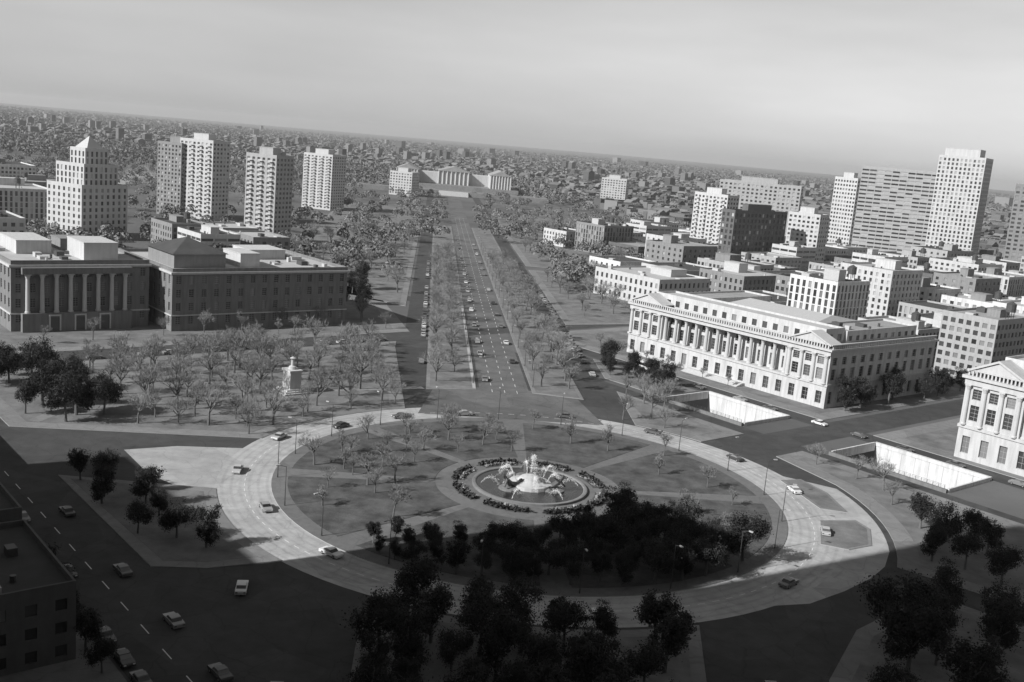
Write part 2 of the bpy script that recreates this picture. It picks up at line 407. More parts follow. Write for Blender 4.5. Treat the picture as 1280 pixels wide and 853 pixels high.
# ------------------------------------------------------------------ building kit
WIN_CACHE = {}
def window_mesh(w, h, depth_key, lights=(2, 3)):
    key = (round(w, 2), round(h, 2), lights)
    if key not in WIN_CACHE:
        m = MB(); t = 0.07
        m.quad((-w/2, 0, -h/2), (w/2, 0, -h/2), (w/2, 0, h/2), (-w/2, 0, h/2), 0)
        def bar(x0, x1, z0, z1): m.quad((x0, -.05, z0), (x1, -.05, z0), (x1, -.05, z1), (x0, -.05, z1), 1)
        bar(-w/2, w/2, h/2-t*1.5, h/2); bar(-w/2, w/2, -h/2, -h/2+t*1.5); bar(-w/2, -w/2+t, -h/2, h/2); bar(w/2-t, w/2, -h/2, h/2)
        for i in range(1, lights[0]): x = -w/2+w*i/lights[0]; bar(x-t/2, x+t/2, -h/2, h/2)
        for i in range(1, lights[1]): z = -h/2+h*i/lights[1]; bar(-w/2, w/2, z-t/2, z+t/2)
        WIN_CACHE[key] = m.mesh('window', 'glass', 'frame')
    return WIN_CACHE[key]
def facade(mb, p0, ang, L, z0, z1, cols, rows, depth=0.3, mi=0):
    """wall plate from p0 (x,y) along ang; outward normal is to the right of the direction. cols=[(x0,x1)], rows=[(z0,z1)] -> opening centres"""
    ux, uy = math.cos(ang), math.sin(ang); nx, ny = uy, -ux
    def P(x, z, d=0): return (p0[0]+ux*x-nx*d, p0[1]+uy*x-ny*d, z)
    def Q(xa, xb, za, zb): 
        if xb-xa > 1e-4 and zb-za > 1e-4: mb.quad(P(xa, za), P(xb, za), P(xb, zb), P(xa, zb), mi)
    out = []; z = z0
    for (ra, rb) in rows:
        Q(0, L, z, ra); x = 0
        for (ca, cb) in cols:
            Q(x, ca, ra, rb); x = cb
            mb.quad(P(ca, ra), P(cb, ra), P(cb, ra, depth), P(ca, ra, depth), mi)
            mb.quad(P(ca, rb, depth), P(cb, rb, depth), P(cb, rb), P(ca, rb), mi)
            mb.quad(P(ca, ra), P(ca, ra, depth), P(ca, rb, depth), P(ca, rb), mi)
            mb.quad(P(cb, ra, depth), P(cb, ra), P(cb, rb), P(cb, rb, depth), mi)
            c = P((ca+cb)/2, (ra+rb)/2, depth-.001); out.append((c, ang, cb-ca, rb-ra))
        Q(x, L, ra, rb); z = rb
    Q(0, L, z, z1)
    return out
def even(L, n, w, margin=0.0):
    s = (L-2*margin)/n; return [(margin+s*i+(s-w)/2, margin+s*i+(s+w)/2) for i in range(n)]
def floors(z0, z1, n, h):
    s = (z1-z0)/n; return [(z0+s*i+(s-h)*0.5, z0+s*i+(s+h)*0.5) for i in range(n)]
def add_windows(root, opens, mode, lights=(2, 2)):
    if mode == 'each':
        for c, ang, w, h in opens: put('window', window_mesh(w, h, 0, lights), root, c, ang)
    else:
        m = MB()
        for c, ang, w, h in opens:
            ux, uy = math.cos(ang)*w/2, math.sin(ang)*w/2
            m.quad((c[0]-ux, c[1]-uy, c[2]-h/2), (c[0]+ux, c[1]+uy, c[2]-h/2), (c[0]+ux, c[1]+uy, c[2]+h/2), (c[0]-ux, c[1]-uy, c[2]+h/2))
        if m.f: tag(put('windows', m.mesh('windows', 'glass_far'), root), kind='stuff')
def flat_roof(mb, x0, x1, y0, y1, z1, par=0.9, t=0.35, mi_wall=0, mi_roof=1, z_roof=None):
    zr = z1-par if z_roof is None else z_roof
    mb.quad((x0+t, y0+t, zr), (x1-t, y0+t, zr), (x1-t, y1-t, zr), (x0+t, y1-t, zr), mi_roof)
    for (xa, ya, xb, yb) in ((x0+t, y0+t, x1-t, y0+t), (x1-t, y0+t, x1-t, y1-t), (x1-t, y1-t, x0+t, y1-t), (x0+t, y1-t, x0+t, y0+t)):
        mb.quad((xb, yb, zr), (xa, ya, zr), (xa, ya, z1), (xb, yb, z1), mi_wall)
    mb.quad((x0, y0, z1), (x1, y0, z1), (x1-t, y0+t, z1), (x0+t, y0+t, z1), mi_wall)
    mb.quad((x1, y0, z1), (x1, y1, z1), (x1-t, y1-t, z1), (x1-t, y0+t, z1), mi_wall)
    mb.quad((x1, y1, z1), (x0, y1, z1), (x0+t, y1-t, z1), (x1-t, y1-t, z1), mi_wall)
    mb.quad((x0, y1, z1), (x0, y0, z1), (x0+t, y0+t, z1), (x0+t, y1-t, z1), mi_wall)
def block_building(root, x0, x1, y0, y1, z0, z1, nf, bay, wfrac, hfrac, wall, roof, mode='join', faces='SEWN', name='wall', par=0.9, lights=(2, 2), base=0.0):
    """one rectangular volume in the root's own axes (x east, y north) with window openings on the named faces"""
    mb = MB(); opens = []
    spec = {'S': ((x0, y0), 0.0, x1-x0), 'E': ((x1, y0), math.pi/2, y1-y0), 'N': ((x1, y1), math.pi, x1-x0), 'W': ((x0, y1), -math.pi/2, y1-y0)}
    ztop = z1-par-0.6
    for f in 'SENW':
        p0, ang, L = spec[f]
        if f in faces and nf > 0:
            n = max(1, int(round(L/bay))); w = L/n*wfrac; fh = (ztop-z0-base)/nf*hfrac
            opens += facade(mb, p0, ang, L, z0, z1, even(L, n, w), floors(z0+base, ztop, nf, fh))
        else: facade(mb, p0, ang, L, z0, z1, [], [])
    flat_roof(mb, x0, x1, y0, y1, z1, par)
    put(name, mb.mesh(name, wall, roof), root)
    add_windows(root, opens, mode, lights)
    return opens
def roof_box(root, x0, x1, y0, y1, z0, z1, wall, name='penthouse'):
    m = MB(); m.box(x0, x1, y0, y1, z0, z1); m.box(x0-.15, x1+.15, y0-.15, y1+.15, z1+.002, z1+.3, bottom=True)
    return put(name, m.mesh(name, wall), root)
def vents(root, x0, x1, y0, y1, z, n, r):
    for i in range(n):
        m = MB(); x, y = r.uniform(x0, x1), r.uniform(y0, y1)
        if r.random() < .6: s = r.uniform(.8, 2.2); m.box(x-s, x+s, y-s*.7, y+s*.7, z, z+r.uniform(.8, 2))
        else: m.cyl(x, y, z, z+r.uniform(.8, 1.6), .45, n=8)
        put('roof_vent', m.mesh('roof_vent', r.choice(['metal_pale', 'metal_dark'])), root)

# ------------------------------------------------------------------ the library and its twin: long stone palaces
COLM = MB().lathe([(.95, 0), (.95, .35), (.78, .5), (.75, .6), (.72, 4), (.62, 8.6), (.62, 8.75), (.85, 9.3), (1.0, 9.7)], 12).box(-1.05, 1.05, -1.05, 1.05, 9.7, 10.0).mesh('column', 'stone_trim')
def pediment(root, x0, x1, y, z, hgt, dep):
    m = MB(); xm = (x0+x1)/2
    pts = [(x0, z), (x1, z), (xm, z+hgt)]
    m.tri((x0, y, z), (x1, y, z), (xm, y, z+hgt))
    m.tri((x1, y+dep, z), (x0, y+dep, z), (xm, y+dep, z+hgt))
    m.quad((x0-.5, y-.5, z-.12), (xm, y-.5, z+hgt+.3), (xm, y+dep, z+hgt+.3), (x0-.5, y+dep, z-.12))
    m.quad((xm, y-.5, z+hgt+.3), (x1+.5, y-.5, z-.12), (x1+.5, y+dep, z-.12), (xm, y+dep, z+hgt+.3))
    for (xa, za, xb, zb) in ((x0-.5, z-.12, xm, z+hgt+.3), (xm, z+hgt+.3, x1+.5, z-.12)):
        m.quad((xa, y-.5, za-.55), (xb, y-.5, zb-.55), (xb, y-.5, zb), (xa, y-.5, za))
    put('pediment', m.mesh('pediment', 'stone_trim'), root)
def palace(name, label, cat, a0, b0, LX, D):
    r = thing(name, label, cat, W(a0, b0, 0.14), GRID, 'twin colonnaded stone palaces')
    Z0, Z1, ZC, ZT = 0.0, 7.5, 18.0, 22.0       # plinth storey, colonnade, cornice, attic top
    PW = 17.0                                   # width of the end pavilions
    o1 = []; mb = MB()
    # ground storey
    ncol = int(round(LX/5.4))
    o1 += facade(mb, (0, 0), 0, LX, Z0, Z1, even(LX, ncol, 2.3), [(1.4, 5.6)], .55)
    o1 += facade(mb, (LX, 0), math.pi/2, D, Z0, Z1, even(D, int(D/5.4), 2.3), [(1.4, 5.6)], .55)
    facade(mb, (LX, D), math.pi, LX, Z0, Z1, [], []); facade(mb, (0, D), -math.pi/2, D, Z0, Z1, [], [])
    put('base_wall', mb.mesh('base_wall', 'limestone'), r)
    add_windows(r, o1, 'each', (2, 3))
    # string course
    m = MB(); m.box(-.35, LX+.35, -.35, D+.35, Z1+.002, Z1+.75, bottom=True); put('string_course', m.mesh('string_course', 'stone_trim'), r)
    # upper storeys: pavilions flush, colonnade recessed
    z = Z1+.752; o2 = []; mb = MB()
    REC = 3.2
    for x in (0, LX-PW):
        o2 += facade(mb, (x, 0), 0, PW, z, ZC, even(PW, 3, 2.5, 1.2), [(z+1.2, z+5.0), (z+6.3, z+8.9)], .5)
    o2 += facade(mb, (PW, REC), 0, LX-2*PW, z, ZC, even(LX-2*PW, 11, 2.7), [(z+1.0, z+5.2), (z+6.3, z+8.9)], .4)
    mb.quad((PW, 0, z), (PW, REC, z), (PW, REC, ZC), (PW, 0, ZC)); mb.quad((LX-PW, REC, z), (LX-PW, 0, z), (LX-PW, 0, ZC), (LX-PW, REC, ZC))
    o2 += facade(mb, (LX, 0), math.pi/2, D, z, ZC, even(D, int(D/5.4), 2.5), [(z+1.2, z+5.0), (z+6.3, z+8.9)], .5)
    facade(mb, (LX, D), math.pi, LX, z, ZC, [], []); facade(mb, (0, D), -math.pi/2, D, z, ZC, [], [])
    put('upper_wall', mb.mesh('upper_wall', 'limestone'), r)
    add_windows(r, o2, 'each', (2, 4))
    n = 12
    for i in range(n):
        x = PW + (LX-2*PW)*(i+0.0)/(n-1) if False else PW + (LX-2*PW)*(i+.0)/(n-1)*0.965 + (LX-2*PW)*.0175
        put('column', COLM, r, (x, 1.15, z), 0, (1, 1, (ZC-z)/10.0))
    for x0 in (0, LX-PW):
        for i in range(4):
            put('column', COLM, r, (x0+1.2+(PW-2.4)*i/3, -.25, z), 0, (.82, .82, (ZC-z)/10.0))
    # entablature and cornice
    m = MB(); m.box(-.15, LX+.15, -.6, D+.15, ZC+.002, ZC+1.5, bottom=True); m.box(-.9, LX+.9, -1.3, D+.9, ZC+1.502, ZC+2.2, bottom=True)
    put('cornice', m.mesh('cornice', 'stone_trim'), r)
    # dentils
    # balustrade
    m = MB(); zz = ZC+2.202
    for i in range(int(LX/1.1)):
        x = .3+i*1.1; m.box(x, x+.45, -.3, .15, zz, zz+1.15)
    for i in range(int(D/1.1)):
        y = .3+i*1.1; m.box(LX-.15, LX+.3, y, y+.45, zz, zz+1.15)
    m.box(-.2, LX+.35, -.4, .25, zz+1.152, zz+1.5, bottom=True); m.box(LX-.25, LX+.4, .27, D, zz+1.153, zz+1.49, bottom=True)
    put('balustrade', m.mesh('balustrade', 'stone_trim'), r)
    pediment(r, .6, PW-.6, -.2, zz+1.51, 3.0, 6); pediment(r, LX-PW+.6, LX-.6, -.2, zz+1.51, 3.0, 6)
    # attic set back, pale flat roofs with light courts
    m = MB(); m.quad((0, 0, zz+.05), (LX, 0, zz+.05), (LX, D, zz+.05), (0, D, zz+.05)); put('roof_deck', m.mesh('roof_deck', 'roof_gravel'), r)
    block_building(r, 7, LX-7, 6, 17, zz+.06, zz+5.2, 1, 4.5, .45, .6, 'limestone', 'roof_pale', 'join', 'SE', 'attic_wall', .7)
    block_building(r, LX-20, LX-6, 17.2, D-4, zz+.06, zz+4.2, 1, 4.5, .45, .6, 'limestone', 'roof_gravel', 'join', 'SE', 'attic_wall', .7)
    block_building(r, 6, 20, 17.2, D-4, zz+.06, zz+4.2, 1, 4.5, .45, .6, 'limestone', 'roof_gravel', 'join', 'SE', 'attic_wall', .7)
    m = MB()
    x0, x1, y0, y1 = 24, LX-24, 20, D-8; zm = zz+.06
    m.box(x0, x1, y0, y1, zm, zm+2.0)
    m.quad((x0, y0, zm+2), (x1, y0, zm+2), (x1-3, (y0+y1)/2, zm+5), (x0+3, (y0+y1)/2, zm+5)); m.quad((x1, y1, zm+2), (x0, y1, zm+2), (x0+3, (y0+y1)/2, zm+5), (x1-3, (y0+y1)/2, zm+5))
    m.tri((x1, y0, zm+2), (x1, y1, zm+2), (x1-3, (y0+y1)/2, zm+5)); m.tri((x0, y1, zm+2), (x0, y0, zm+2), (x0+3, (y0+y1)/2, zm+5))
    put('skylight', m.mesh('skylight', 'metal_pale'), r)
    rr = random.Random(int(a0)); vents(r, LX-19, LX-8, 20, D-7, zz+3.5, 5, rr)
    # entrance steps and doors
    for i in range(6):
        m = MB(); m.box(LX/2-13-i*.0, LX/2+13, -4.8+i*.6, -.01, i*.17 if i else 0, (i+1)*.17); put('step', m.mesh('step', 'stone_trim'), r)
    return r
palace('stone_library', 'pale stone library palace with recessed colonnade and shaded end wall, right of the parkway', 'library', -110, 143, 92, 66)
ch = palace('stone_courthouse', 'pale stone courthouse palace cut by the right edge of the picture', 'courthouse', 33, 133, 92, 60)
ch.scale = (1, 1, 1.2)

# ------------------------------------------------------------------ the science museum on the left: two dark-sided blocks
mz = thing('science_museum', 'broad pale stone museum block with shaded front and penthouses at far left', 'museum', W(-257, -62, 0.14), GRID)
block_building(mz, 0, 55, 0, 47, 0, 24.5, 4, 4.8, .36, .62, 'shade_toned_stone', 'roof_pale', 'each', 'SE', 'wall', 1.2, (2, 4), 2.0)
m = MB(); m.box(-.7, 55.7, -.7, 47.7, 22.2, 23.0, bottom=True); m.box(-.35, 55.35, -.35, 47.35, 5.9, 6.4, bottom=True); put('cornice', m.mesh('cornice', 'stone_trim'), mz)
roof_box(mz, 6, 30, 8, 20, 23.3, 28, 'limestone'); roof_box(mz, 28.5, 48, 26, 38, 23.3, 29.5, 'white_wall'); roof_box(mz, 8, 20, 26, 36, 23.3, 27.5, 'grey_brick')
vents(mz, 32, 52, 3, 22, 23.3, 6, random.Random(3))
for i in range(8):
    put('column', COLM, mz, (56.3, 5+i*4.7, 6.5), 0, (1, 1, 1.35))
m = MB(); m.box(55.36, 57.8, 3, 40, 0, 6.499); put('portico_base', m.mesh('portico_base', 'shade_toned_stone'), mz)
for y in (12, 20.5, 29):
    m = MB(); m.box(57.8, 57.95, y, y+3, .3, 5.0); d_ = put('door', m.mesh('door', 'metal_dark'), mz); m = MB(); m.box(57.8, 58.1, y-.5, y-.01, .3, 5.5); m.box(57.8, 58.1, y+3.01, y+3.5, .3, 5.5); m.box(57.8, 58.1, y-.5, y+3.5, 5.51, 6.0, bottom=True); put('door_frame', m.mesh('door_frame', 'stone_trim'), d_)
m = MB(); m.box(55.01, 57.6, 3, 40, 20.01, 22.19, bottom=True); put('entablature', m.mesh('entablature', 'shade_toned_stone'), mz)
mz2 = thing('science_museum_wing', 'long stone museum wing with shaded front and dark pyramid roof, left of the parkway', 'museum', W(-245, -11, 0.14), GRID)
block_building(mz2, 0, 55, 0, 72, 0, 23, 4, 4.8, .36, .62, 'shade_toned_stone', 'roof_pale', 'each', 'SE', 'wall', 1.2, (2, 4), 1.5)
m = MB(); m.box(-.7, 55.7, -.7, 72.7, 20.9, 21.7, bottom=True); m.box(-.35, 55.35, -.35, 72.35, 5.6, 6.0, bottom=True); put('cornice', m.mesh('cornice', 'stone_trim'), mz2)
m = MB(); m.box(20, 46, 4, 24, 21.8, 27); i0 = len(m.v)
m2 = MB(); ax, ay = 33, 14
for (p, q) in (((19, 3), (47, 3)), ((47, 3), (47, 25)), ((47, 25), (19, 25)), ((19, 25), (19, 3))): m2.tri((p[0], p[1], 27.01), (q[0], q[1], 27.01), (ax, ay, 32))
pv = put('pavilion', m.mesh('pavilion', 'grey_brick'), mz2); put('pyramid_roof', m2.mesh('pyramid_roof', 'roof_tar'), pv)
for i in range(6):
    for y in (28, 62): roof_box(mz2, 6+i*3.6, 8.2+i*3.6, y, y+4.5, 21.8, 22.9, 'metal_pale', 'skylight')
for i in range(5): roof_box(mz, 8+i*3.2, 10+i*3.2, 2.5, 6, 23.3, 24.2, 'metal_pale', 'skylight')
roof_box(mz2, 30, 46, 30, 38, 21.8, 27, 'white_wall'); roof_box(mz2, 8, 24, 44, 60, 21.8, 25.5, 'limestone')
vents(mz2, 28, 50, 42, 68, 21.8, 8, random.Random(5))

# ------------------------------------------------------------------ administration tower with stepped top
t = thing('stepped_tower', 'bright stepped stone office tower with dark shaded side at far left', 'tower', (-258, 609, 0.1), math.radians(-27))
block_building(t, -30, 0, 0, 34, 0, 32, 8, 4.2, .4, .6, 'white_wall', 'roof_gravel', 'join', 'SE')
block_building(t, -27, -3, 4, 29, 31.2, 44, 3, 3.4, .45, .75, 'white_wall', 'roof_gravel', 'join', 'SE', 'upper_wall')
block_building(t, -21, -8, 9, 26, 43.2, 53, 2, 3.4, .45, .75, 'white_wall', 'roof_gravel', 'join', 'SE', 'crown_wall')
m2 = MB()
for (p, q) in (((-20, 11), (-9, 11)), ((-9, 11), (-9, 24)), ((-9, 24), (-20, 24)), ((-20, 24), (-20, 11))): m2.tri((p[0], p[1], 52.4), (q[0], q[1], 52.4), (-14.5, 17.5, 60))
put('pyramid_roof', m2.mesh('pyramid_roof', 'metal_pale'), t)

# ------------------------------------------------------------------ apartment slabs left of the parkway, towers right: (name,label,x,y world,rotation,w,d,h,floors,wall)
def balconies(r, x0, x1, y, z0, z1, nf, cols, wd=3.0):
    m = MB(); fh = (z1-z0)/nf
    for i in range(1, nf):
        for c in range(cols):
            x = x0+(x1-x0)*(c+.5)/cols; z = z0+fh*i
            m.box(x-wd/2, x+wd/2, y-1.3, y-.01, z, z+.18, bottom=True); m.box(x-wd/2, x+wd/2, y-1.3, y-1.22, z+.182, z+1.1)
    tag(put('balconies', m.mesh('balconies', 'stone_trim'), r), kind='stuff')
def tower(name, label, cat, x, y, rz, w, d, h, nf, wall, bay=4.0, group=None, pent=True, wf=.55, hf=.5, roof='roof_gravel', mode='join', balc=0):
    """x, y is the near right corner; local x runs along the bright face, y along the shaded one"""
    r = thing(name, label, cat, (x, y, 0.05), math.radians(rz), group)
    block_building(r, -w, 0, 0, d, 0, h, nf, bay, wf, hf, wall, roof, mode, 'SEW', base=1.0)
    if pent: roof_box(r, -w*.75, -w*.3, d*.3, d*.75, h-.8, h+4, wall)
    if balc: balconies(r, -w, 0, 0, 1.0, h-1.5, nf, balc)
    return r
PG = 'parkway apartment slabs'
tower('apartment_tower', 'grey apartment slab, leftmost of the pale slabs beside the parkway', 'tower', -262, 797, -25, 24, 22, 56, 18, 'grey_brick', 3.4, PG, wf=.5, hf=.55)
tower('apartment_tower', 'broad pale apartment slab, second of the slabs beside the parkway', 'tower', -236, 790, -22, 31, 20, 60, 18, 'white_wall', 3.9, PG, balc=4)
tower('apartment_tower', 'slim pale apartment slab standing nearest, third of the slabs', 'tower', -159, 668, -24, 24, 18, 57, 18, 'pale_brick', 3.9, PG, balc=3)
tower('apartment_tower', 'pale apartment slab farthest along the parkway, fourth of the slabs', 'tower', -182, 985, -22, 32, 24, 52, 18, 'white_wall', 3.9, PG, balc=4)
tower('apartment_tower', 'narrow bright slab tower left of the broad grey tower on the right skyline', 'tower', 283, 905, -60, 26, 10, 73, 20, 'white_wall', 3.2, wf=.6)
tower('apartment_tower', 'broad grey apartment tower between the two bright towers on the right skyline', 'tower', 342, 880, -24, 62, 30, 84, 24, 'pale_brick', 6.2, wf=.9, hf=.42, pent=False)
tt = tower('apartment_tower', 'tallest pale tower with white roof box on the right skyline', 'tower', 365, 850, -34, 36, 30, 98, 28, 'white_wall', 3.2, wf=.5, hf=.62, pent=False)
roof_box(tt, -33, -6, 5, 25, 97.2, 104, 'white_wall')
tower('apartment_tower', 'grey tower cut by the right edge of the picture', 'tower', 424, 800, -28, 50, 40, 80, 23, 'grey_brick', 4.4)

# off-frame neighbours to the south whose shadows cross the circle
for nm, lb, a0, a1, b0, b1, h, nf in (('office_block', 'long mid-rise office block south of the street, outside the picture', -72, 0, -225, -180, 70, 17), ('office_block', 'lower office block farther west along the street, outside the picture', -170, -74, -225, -180, 52, 13),
                                      ('office_tower', 'slender office tower south of the circle, outside the picture', 2, 36, -180, -140, 102, 27),
                                      ('office_tower', 'tall broad office tower beside the viewpoint, outside the picture', 38, 118, -200, -150, 158, 42)):
    r = thing(nm, lb, 'tower', W(a0, b0, 0.1), GRID)
    block_building(r, 0, a1-a0, 0, b1-b0, 0, h, nf, 4.5, .6, .5, 'pale_brick', 'roof_gravel', 'join', 'SENW', base=1.5)
    roof_box(r, (a1-a0)*.3, (a1-a0)*.6, 10, 26, h-.8, h+4, 'pale_brick')
for i, (a0, a1, b0, b1, h) in enumerate(((205, 255, 40, 95, 120), (200, 260, -35, 25, 165), (215, 270, -110, -50, 140), (240, 300, -190, -125, 190), (150, 215, -270, -205, 175), (235, 310, -290, -215, 215), (60, 130, -300, -235, 150))):  # unseen downtown towers, added to block sky light from the foreground and east walls
    r = thing('skyscraper', '%s downtown skyscraper added behind the viewpoint to cut sky light, outside the picture' % nth(i), 'skyscraper', W(a0, b0, 0.1), GRID, 'added downtown skyscrapers outside the picture')
    block_building(r, 0, a1-a0, 0, b1-b0, 0, h, int(h/4), 5.5, .7, .6, rnd.choice(['grey_brick', 'dark_brick']), 'roof_gravel', 'join', 'SENW', base=1.5)
    roof_box(r, (a1-a0)*.3, (a1-a0)*.6, 10, 30, h-.8, h+5, 'grey_brick')
# low dark-roofed buildings along the south side of the street (bottom left corner)
for i, (a0, a1, d, h, nf) in enumerate(((-92, -58, 26, 11, 3), (-56, -22, 26, 12, 3), (-20.5, 2, 28, 13.5, 4), (3.5, 30, 28, 12, 3))):
    r = thing('low_building', 'low brick building with dark tar roof in the bottom left corner, %s from the left' % nth(i), 'building', W(a0, -110.5-d, 0.14), GRID, 'low buildings at bottom left')
    block_building(r, 0, a1-a0, 0, d, 0, h, nf, 4, .4, .5, 'dark_brick', 'roof_tar', 'join', 'SENW')
    vents(r, 3, a1-a0-3, 3, d-3, h-.9, 5, rnd)

# ------------------------------------------------------------------ buildings behind the library
def placed(name, label, cat, a, b, w, d, h, nf, wall, roof='roof_gravel', group=None, mode='join', rot=0.0, bay=4.2, pent=True):
    r = thing(name, label, cat, W(a, b, 0.05), GRID+math.radians(rot), group)
    by, wf, hf = rnd.choice([(4.2, .5, .5), (3.2, .6, .55), (7, .9, .42), (3.0, .5, .86), (5, .35, .5), (3.6, .42, .6)])
    block_building(r, 0, w, 0, d, 0, h, nf, by, wf, hf, wall, roof, mode, 'SE', base=.6)
    if pent:
        u, v = rnd.uniform(.08, .5), rnd.uniform(.2, .55); roof_box(r, w*u, w*(u+rnd.uniform(.15, .4)), d*v, d*(v+rnd.uniform(.2, .35)), h-.9, h+rnd.uniform(1.8, 4.2), rnd.choice([wall, 'grey_brick', 'metal_pale']))
    if h > 15 and rnd.random() < .4:
        x, y = w*rnd.uniform(.6, .9), d*rnd.uniform(.15, .85); m = MB()
        for qx, qy in ((-1, -1), (1, -1), (1, 1), (-1, 1)): m.cyl(x+qx, y+qy, h-.9, h+2.2, .14, n=5)
        m.cyl(x, y, h+2.2, h+5.4, 1.9, n=12); m.cyl(x, y, h+5.401, h+6.5, 2.0, .1, 12, cap=False); put('water_tank', m.mesh('water_tank', 'metal_dark'), r)
    vents(r, 2, w-2, 2, d-2, h-.9, rnd.randrange(2, 7), rnd)
    return r
placed('detention_centre', 'low bright white stone building beyond the library, beside the parkway trees', 'building', -238, 246, 48, 40, 15, 3, 'white_wall', 'roof_pale')
def to_ab_(x, y): dx, dy = x-CX, y-CY; return dx*EX+dy*EY, dx*NX+dy*NY
NUM = ['no', 'one', 'two', 'three', 'four', 'five', 'six', 'seven', 'eight', 'nine', 'ten', 'eleven', 'twelve', 'thirteen', 'fourteen', 'fifteen', 'sixteen']
walls = ['pale_brick', 'grey_brick', 'limestone', 'pale_brick', 'white_wall', 'dark_brick', 'conc_wall', 'limestone']
wword = {'pale_brick': 'pale brick', 'grey_brick': 'grey brick', 'limestone': 'limestone', 'white_wall': 'white', 'dark_brick': 'dark brick', 'conc_wall': 'concrete'}
rb = random.Random(21)
k = 0
zones = [  # a-range, b-range, count grid, heights
    (-150, 0, 248, 330, 4, 2, (14, 30)), (12, 150, 248, 330, 4, 2, (18, 38)), (-150, 0, 345, 430, 4, 2, (12, 30)), (12, 190, 345, 440, 4, 2, (20, 42)),
    (-300, -165, 300, 400, 3, 2, (10, 24)), (-300, -165, 415, 520, 4, 3, (10, 34)), (-150, 0, 445, 540, 4, 2, (12, 42)), (12, 200, 455, 560, 4, 2, (20, 50)),
    (-460, -310, 400, 540, 4, 3, (9, 26)), (-300, 0, 555, 700, 7, 3, (9, 30)), (-520, -310, 560, 720, 5, 3, (9, 26)), (12, 240, 580, 720, 4, 2, (15, 45))]
for (a0, a1, b0, b1, na, nb, (h0, h1)) in zones:
    for i in range(na):
        for j in range(nb):
            if rb.random() < .1: continue
            ca, cb = (a1-a0)/na, (b1-b0)/nb
            w, d = ca*rb.uniform(.6, .92), cb*rb.uniform(.55, .88)
            h = rb.uniform(h0, h1) if rb.random() < .45 else rb.uniform(h0, h0+(h1-h0)*.4)
            wl_ = rb.choice(walls); nf = max(2, int(h/3.6))
            rf = rb.choice(['roof_gravel', 'roof_tar', 'roof_pale', 'roof_tar'])
            hz = 'just behind the palaces' if b0 < 300 else ('in middle rows behind the palaces' if b0 < 450 else 'far right of the parkway')
            placed('city_building', '%s building, %s storeys, %s roof, %s' % (wword[wl_], NUM[nf], {'roof_gravel': 'grey', 'roof_tar': 'dark', 'roof_pale': 'pale'}[rf], hz), 'building', a0+i*ca, b0+j*cb, w, d, h, nf, wl_, rf, 'city blocks behind the palaces', pent=h > 16)
            k += 1
tower('apartment_block', 'pale slab block left of the dark-sided block in the right middle distance', 'building', 158, 820, -50, 34, 14, 52, 15, 'white_wall', 3.6, balc=4)
tower('warehouse_block', 'long dark-sided block ringed by pale buildings in the right middle distance', 'building', 152, 755, -50, 12, 62, 44, 10, 'dark_brick', 4.4, wf=.5, hf=.6)
tower('apartment_block', 'broad pale block rising behind the dark-sided block on the right', 'building', 236, 905, -20, 70, 20, 62, 18, 'pale_brick', 4.0, wf=.5)
tower('apartment_block', 'pale block between the dark-sided block and the narrow bright tower', 'building', 226, 800, -40, 26, 16, 44, 12, 'white_wall', 3.6)
for px, py, w, d, h, tx in ((118, 640, 40, 20, 13, 'low white block with pale roof behind the library, left of its twin'), (178, 640, 44, 24, 17, 'white block with pale roof behind the library, under the narrow bright tower')):
    a, b = to_ab_(px, py); placed('city_building', tx, 'building', a, b, w, d, h, int(h/3.6), 'white_wall', 'roof_pale')
# behind the museum
for (a0, a1, b0, b1, na, nb, (h0, h1)) in [(-440, -345, -80, 5, 2, 2, (10, 22)), (-430, -350, 70, 130, 2, 2, (10, 18)), (-640, -520, -60, 60, 2, 2, (12, 26)), (-840, -660, -80, 120, 3, 3, (10, 26))]:
    for i in range(na):
        for j in range(nb):
            ca, cb = (a1-a0)/na, (b1-b0)/nb
            h = rb.uniform(h0, h1); wl_ = rb.choice(walls); nf = max(2, int(h/3.8))
            placed('city_building', '%s building, %s storeys, behind the museum' % (wword[wl_], NUM[nf]), 'building', a0+i*ca, b0+j*cb, ca*.8, cb*.75, h, nf, wl_, rb.choice(['roof_pale', 'roof_tar', 'roof_gravel']), 'city blocks behind the museum', pent=h > 16)

# ------------------------------------------------------------------ art museum on its rise at the end of the parkway
am = thing('art_museum', 'distant pale temple-fronted art museum closing the parkway', 'museum', W(*PK(1230, 0)), PROT)
m = MB(); m.prism([(-130, -40), (130, -40), (130, 90), (-130, 90)], -1, 6); m.prism([(-90, -10), (90, -10), (90, 85), (-90, 85)], 6, 12); put('terrace', m.mesh('terrace', 'pavement'), am)
for i in range(10):
    m = MB(); m.box(-20, 20, -40-(10-i)*1.2, -40, 0.6*i, 0.6*(i+1)); put('step', m.mesh('step', 'stone_trim'), am)
for (x0, x1, y0, y1, nm) in ((-80, -50, 0, 70, 'left_wing'), (50, 80, 0, 70, 'right_wing'), (-22, 22, 30, 80, 'central_block')):
    m = MB(); m.box(x0, x1, y0, y1, 12, 30)
    if nm == 'central_block': pass
    put('wall', m.mesh('wall', 'limestone'), am)
    xm = (x0+x1)/2; m = MB()
    m.tri((x0-1, y0-2, 30.02), (x1+1, y0-2, 30.02), (xm, y0-2, 37)); m.quad((x0-1, y0-2, 30.02), (xm, y0-2, 37), (xm, y1, 37), (x0-1, y1, 30.02)); m.quad((xm, y0-2, 37), (x1+1, y0-2, 30.02), (x1+1, y1, 30.02), (xm, y1, 37))
    put('roof', m.mesh('roof', 'roof_gravel'), am)
    for i in range(8):
        m = MB(); m.cyl(x0+1+(x1-x0-2)*i/7, y0-1, 12, 30, 1.1, .95, 8); put('column', m.mesh('column', 'stone_trim'), am)
